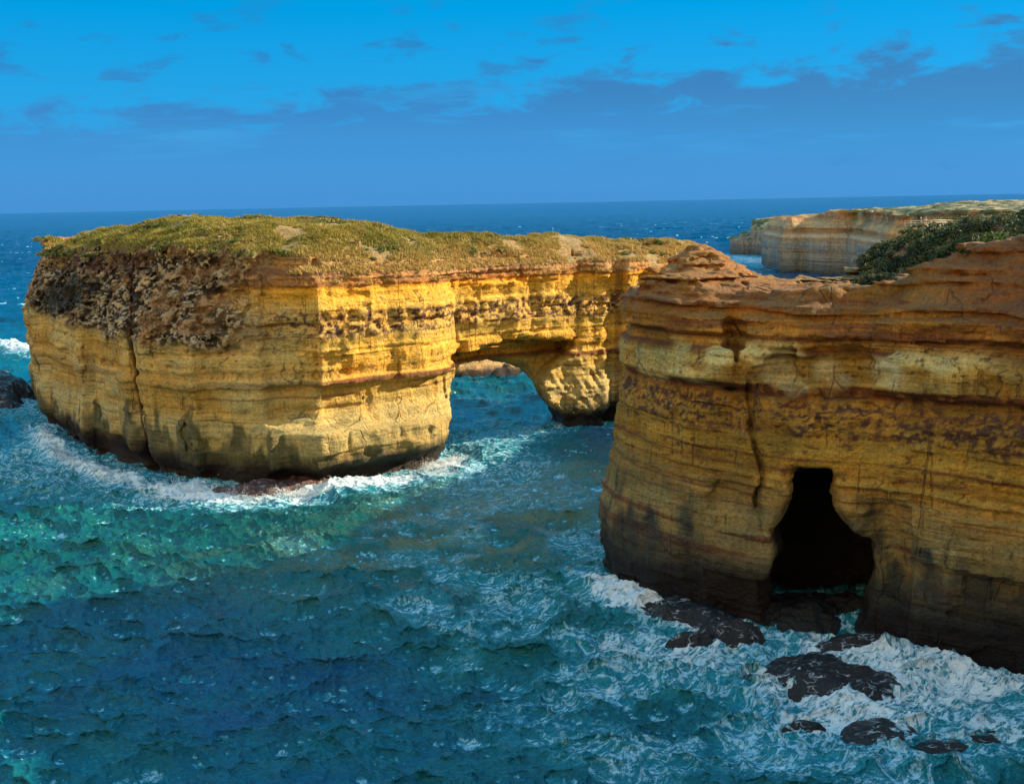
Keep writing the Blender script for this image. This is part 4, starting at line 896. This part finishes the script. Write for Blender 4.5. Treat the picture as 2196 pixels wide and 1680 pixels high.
def person(x, y, z, shirt, legs, hat, label, facing=0.0, arm=0.0):
    root = bpy.data.objects.new('person', None); SC.collection.objects.link(root); root.location = (x, y, z); root.rotation_euler = (0, 0, facing); tag(root, label, 'person')
    J = dict(pel=(0, 0, .92), ch=(0, .01, 1.32), nk=(0, .01, 1.47), hd=(0, -.01, 1.63), hl=(-.1, 0, .88), hr=(.1, 0, .88), kl=(-.11, -.02, .48), kr=(.12, -.01, .48), al=(-.12, .02, .07), ar=(.14, .02, .07), tl=(-.13, -.13, .03), tr=(.15, -.13, .03),
             sl=(-.18, .01, 1.38), sr=(.18, .01, 1.38), el=(-.25, .02 - .1 * arm, 1.12), er=(.25, .02 - .1 * arm, 1.12), wl=(-.24, -.08 - .18 * arm, .88 + .2 * arm), wr=(.24, -.08 - .18 * arm, .88 + .2 * arm), ml=(-.24, -.14 - .2 * arm, .81 + .22 * arm), mr=(.24, -.14 - .2 * arm, .81 + .22 * arm))
    Rd = dict(pel=.13, ch=.14, nk=.055, hd=.095, hl=.09, hr=.09, kl=.062, kr=.062, al=.042, ar=.042, tl=.035, tr=.035, sl=.06, sr=.06, el=.042, er=.042, wl=.03, wr=.03, ml=.035, mr=.035)
    def skin(name, keys, edges, grow, mat):
        me = bpy.data.meshes.new(name); me.from_pydata([J[k] for k in keys], [(keys.index(a), keys.index(b_)) for a, b_ in edges], []); o = link(name, me, mat, root)
        md = o.modifiers.new('skin', 'SKIN'); md.use_smooth_shade = True
        for i, k in enumerate(keys): me.skin_vertices[0].data[i].radius = (Rd[k] * grow, Rd[k] * grow * (.75 if k in ('pel', 'ch') else 1))
        me.skin_vertices[0].data[0].use_root = True; sb = o.modifiers.new('sub', 'SUBSURF'); sb.levels = 1; sb.render_levels = 1; return o
    arms = [('ch', 'sl'), ('sl', 'el'), ('el', 'wl'), ('wl', 'ml'), ('ch', 'sr'), ('sr', 'er'), ('er', 'wr'), ('wr', 'mr')]; lg = [('pel', 'hl'), ('hl', 'kl'), ('kl', 'al'), ('al', 'tl'), ('pel', 'hr'), ('hr', 'kr'), ('kr', 'ar'), ('ar', 'tr')]
    skin('body', list(J), [('pel', 'ch'), ('ch', 'nk'), ('nk', 'hd')] + arms + lg, 1.0, SKIN)
    skin('shirt', ['pel', 'ch', 'sl', 'el', 'sr', 'er'], [('pel', 'ch'), ('ch', 'sl'), ('sl', 'el'), ('ch', 'sr'), ('sr', 'er')], 1.16, shirt)
    skin('trousers', ['pel', 'hl', 'kl', 'al', 'hr', 'kr', 'ar'], [('pel', 'hl'), ('hl', 'kl'), ('kl', 'al'), ('pel', 'hr'), ('hr', 'kr'), ('kr', 'ar')], 1.2, legs)
    import bmesh
    bm = bmesh.new(); bmesh.ops.create_uvsphere(bm, u_segments=14, v_segments=10, radius=.125)
    for v in bm.verts:
        v.co.z = max(v.co.z, -.02) * 1.05
        if v.co.z < 0.0 and v.co.y < -.05: v.co.y *= 1.7
    me = bpy.data.meshes.new('cap'); bm.to_mesh(me); bm.free(); o = link('cap', me, hat, root); o.location = (0, 0, 1.68); return root
SKIN = solid('skin', (.45, .27, .19)); DK = solid('dark_cloth', (.02, .02, .025)); PALE = solid('pale_cloth', (.75, .66, .6)); PINK = solid('tan_cloth', (.5, .36, .28)); JEAN = solid('denim', (.06, .08, .13))
hx, hy = lp[0] - 2.6, lp[1] + .2
person(hx + .75, hy - .9, LZ + .04, DK, DK, PALE, 'person in dark clothes with a pale cap standing at the lookout rail', math.radians(20), 1.0)
person(hx + 1.9, hy - .7, LZ + .04, PALE, PINK, SKIN, 'person in a pale top beside the one in dark clothes on the lookout', math.radians(-15), .8)

# ================================================================= SPRAY
def spray(name, blobs, n, seed, label):
    r = np.random.default_rng(seed); C = []
    w_ = np.array([b_[6] for b_ in blobs]); k = r.choice(len(blobs), n, p=w_ / w_.sum()); B = np.array([b_[:6] for b_ in blobs])[k]
    a = r.normal(size=n) * .5; c_, s_ = np.cos(B[:, 5]), np.sin(B[:, 5]); b2 = r.normal(size=n) * .35
    lx, ly = a * B[:, 2] * 1.0, b2 * B[:, 3]; jet = vn(lx * 1.2 + seed, ly * .7, 0 * lx) ** 2 * 2.0
    x = B[:, 0] + lx * c_ - ly * s_; y = B[:, 1] + lx * s_ + ly * c_; z = .15 + .65 * B[:, 4] * jet * r.random(n) ** 2.2
    s = .03 + .05 * r.random(n) ** 2; C = np.stack([x, y, z], 1)
    T = np.array([(1, 1, 1), (1, -1, -1), (-1, 1, -1), (-1, -1, 1)]) * .6; V = (C[:, None] + T[None] * s[:, None, None]).reshape(-1, 3)
    F_ = np.array([(0, 1, 2), (0, 3, 1), (0, 2, 3), (1, 3, 2)]); Q = (np.arange(n)[:, None, None] * 4 + F_[None]).reshape(-1, 3)
    o = link(name, new_mesh(name, V, Q), M_SPR); tag(o, label, 'spray', kind='stuff')
M_SPR = solid('white_water', (.78, .82, .85), .5)
spray('spray', [(-52, 169.6, 9, 3, 2.6, -.3, 1), (-40, 168.6, 9, 2, 1.6, .1, .6), (-27, 172.3, 14, 2, 1.8, .4, 1), (-12.5, 187.5, 5, 3, 1.4, .9, .3), (-73, 187, 16, 2, 1.8, -.8, .6), (-92, 212, 16, 2.5, 1.8, -1, .5)], 60000, 3, 'white spray thrown up where the swell breaks along the island foot')
print('done', round(time.time() - T00, 1))
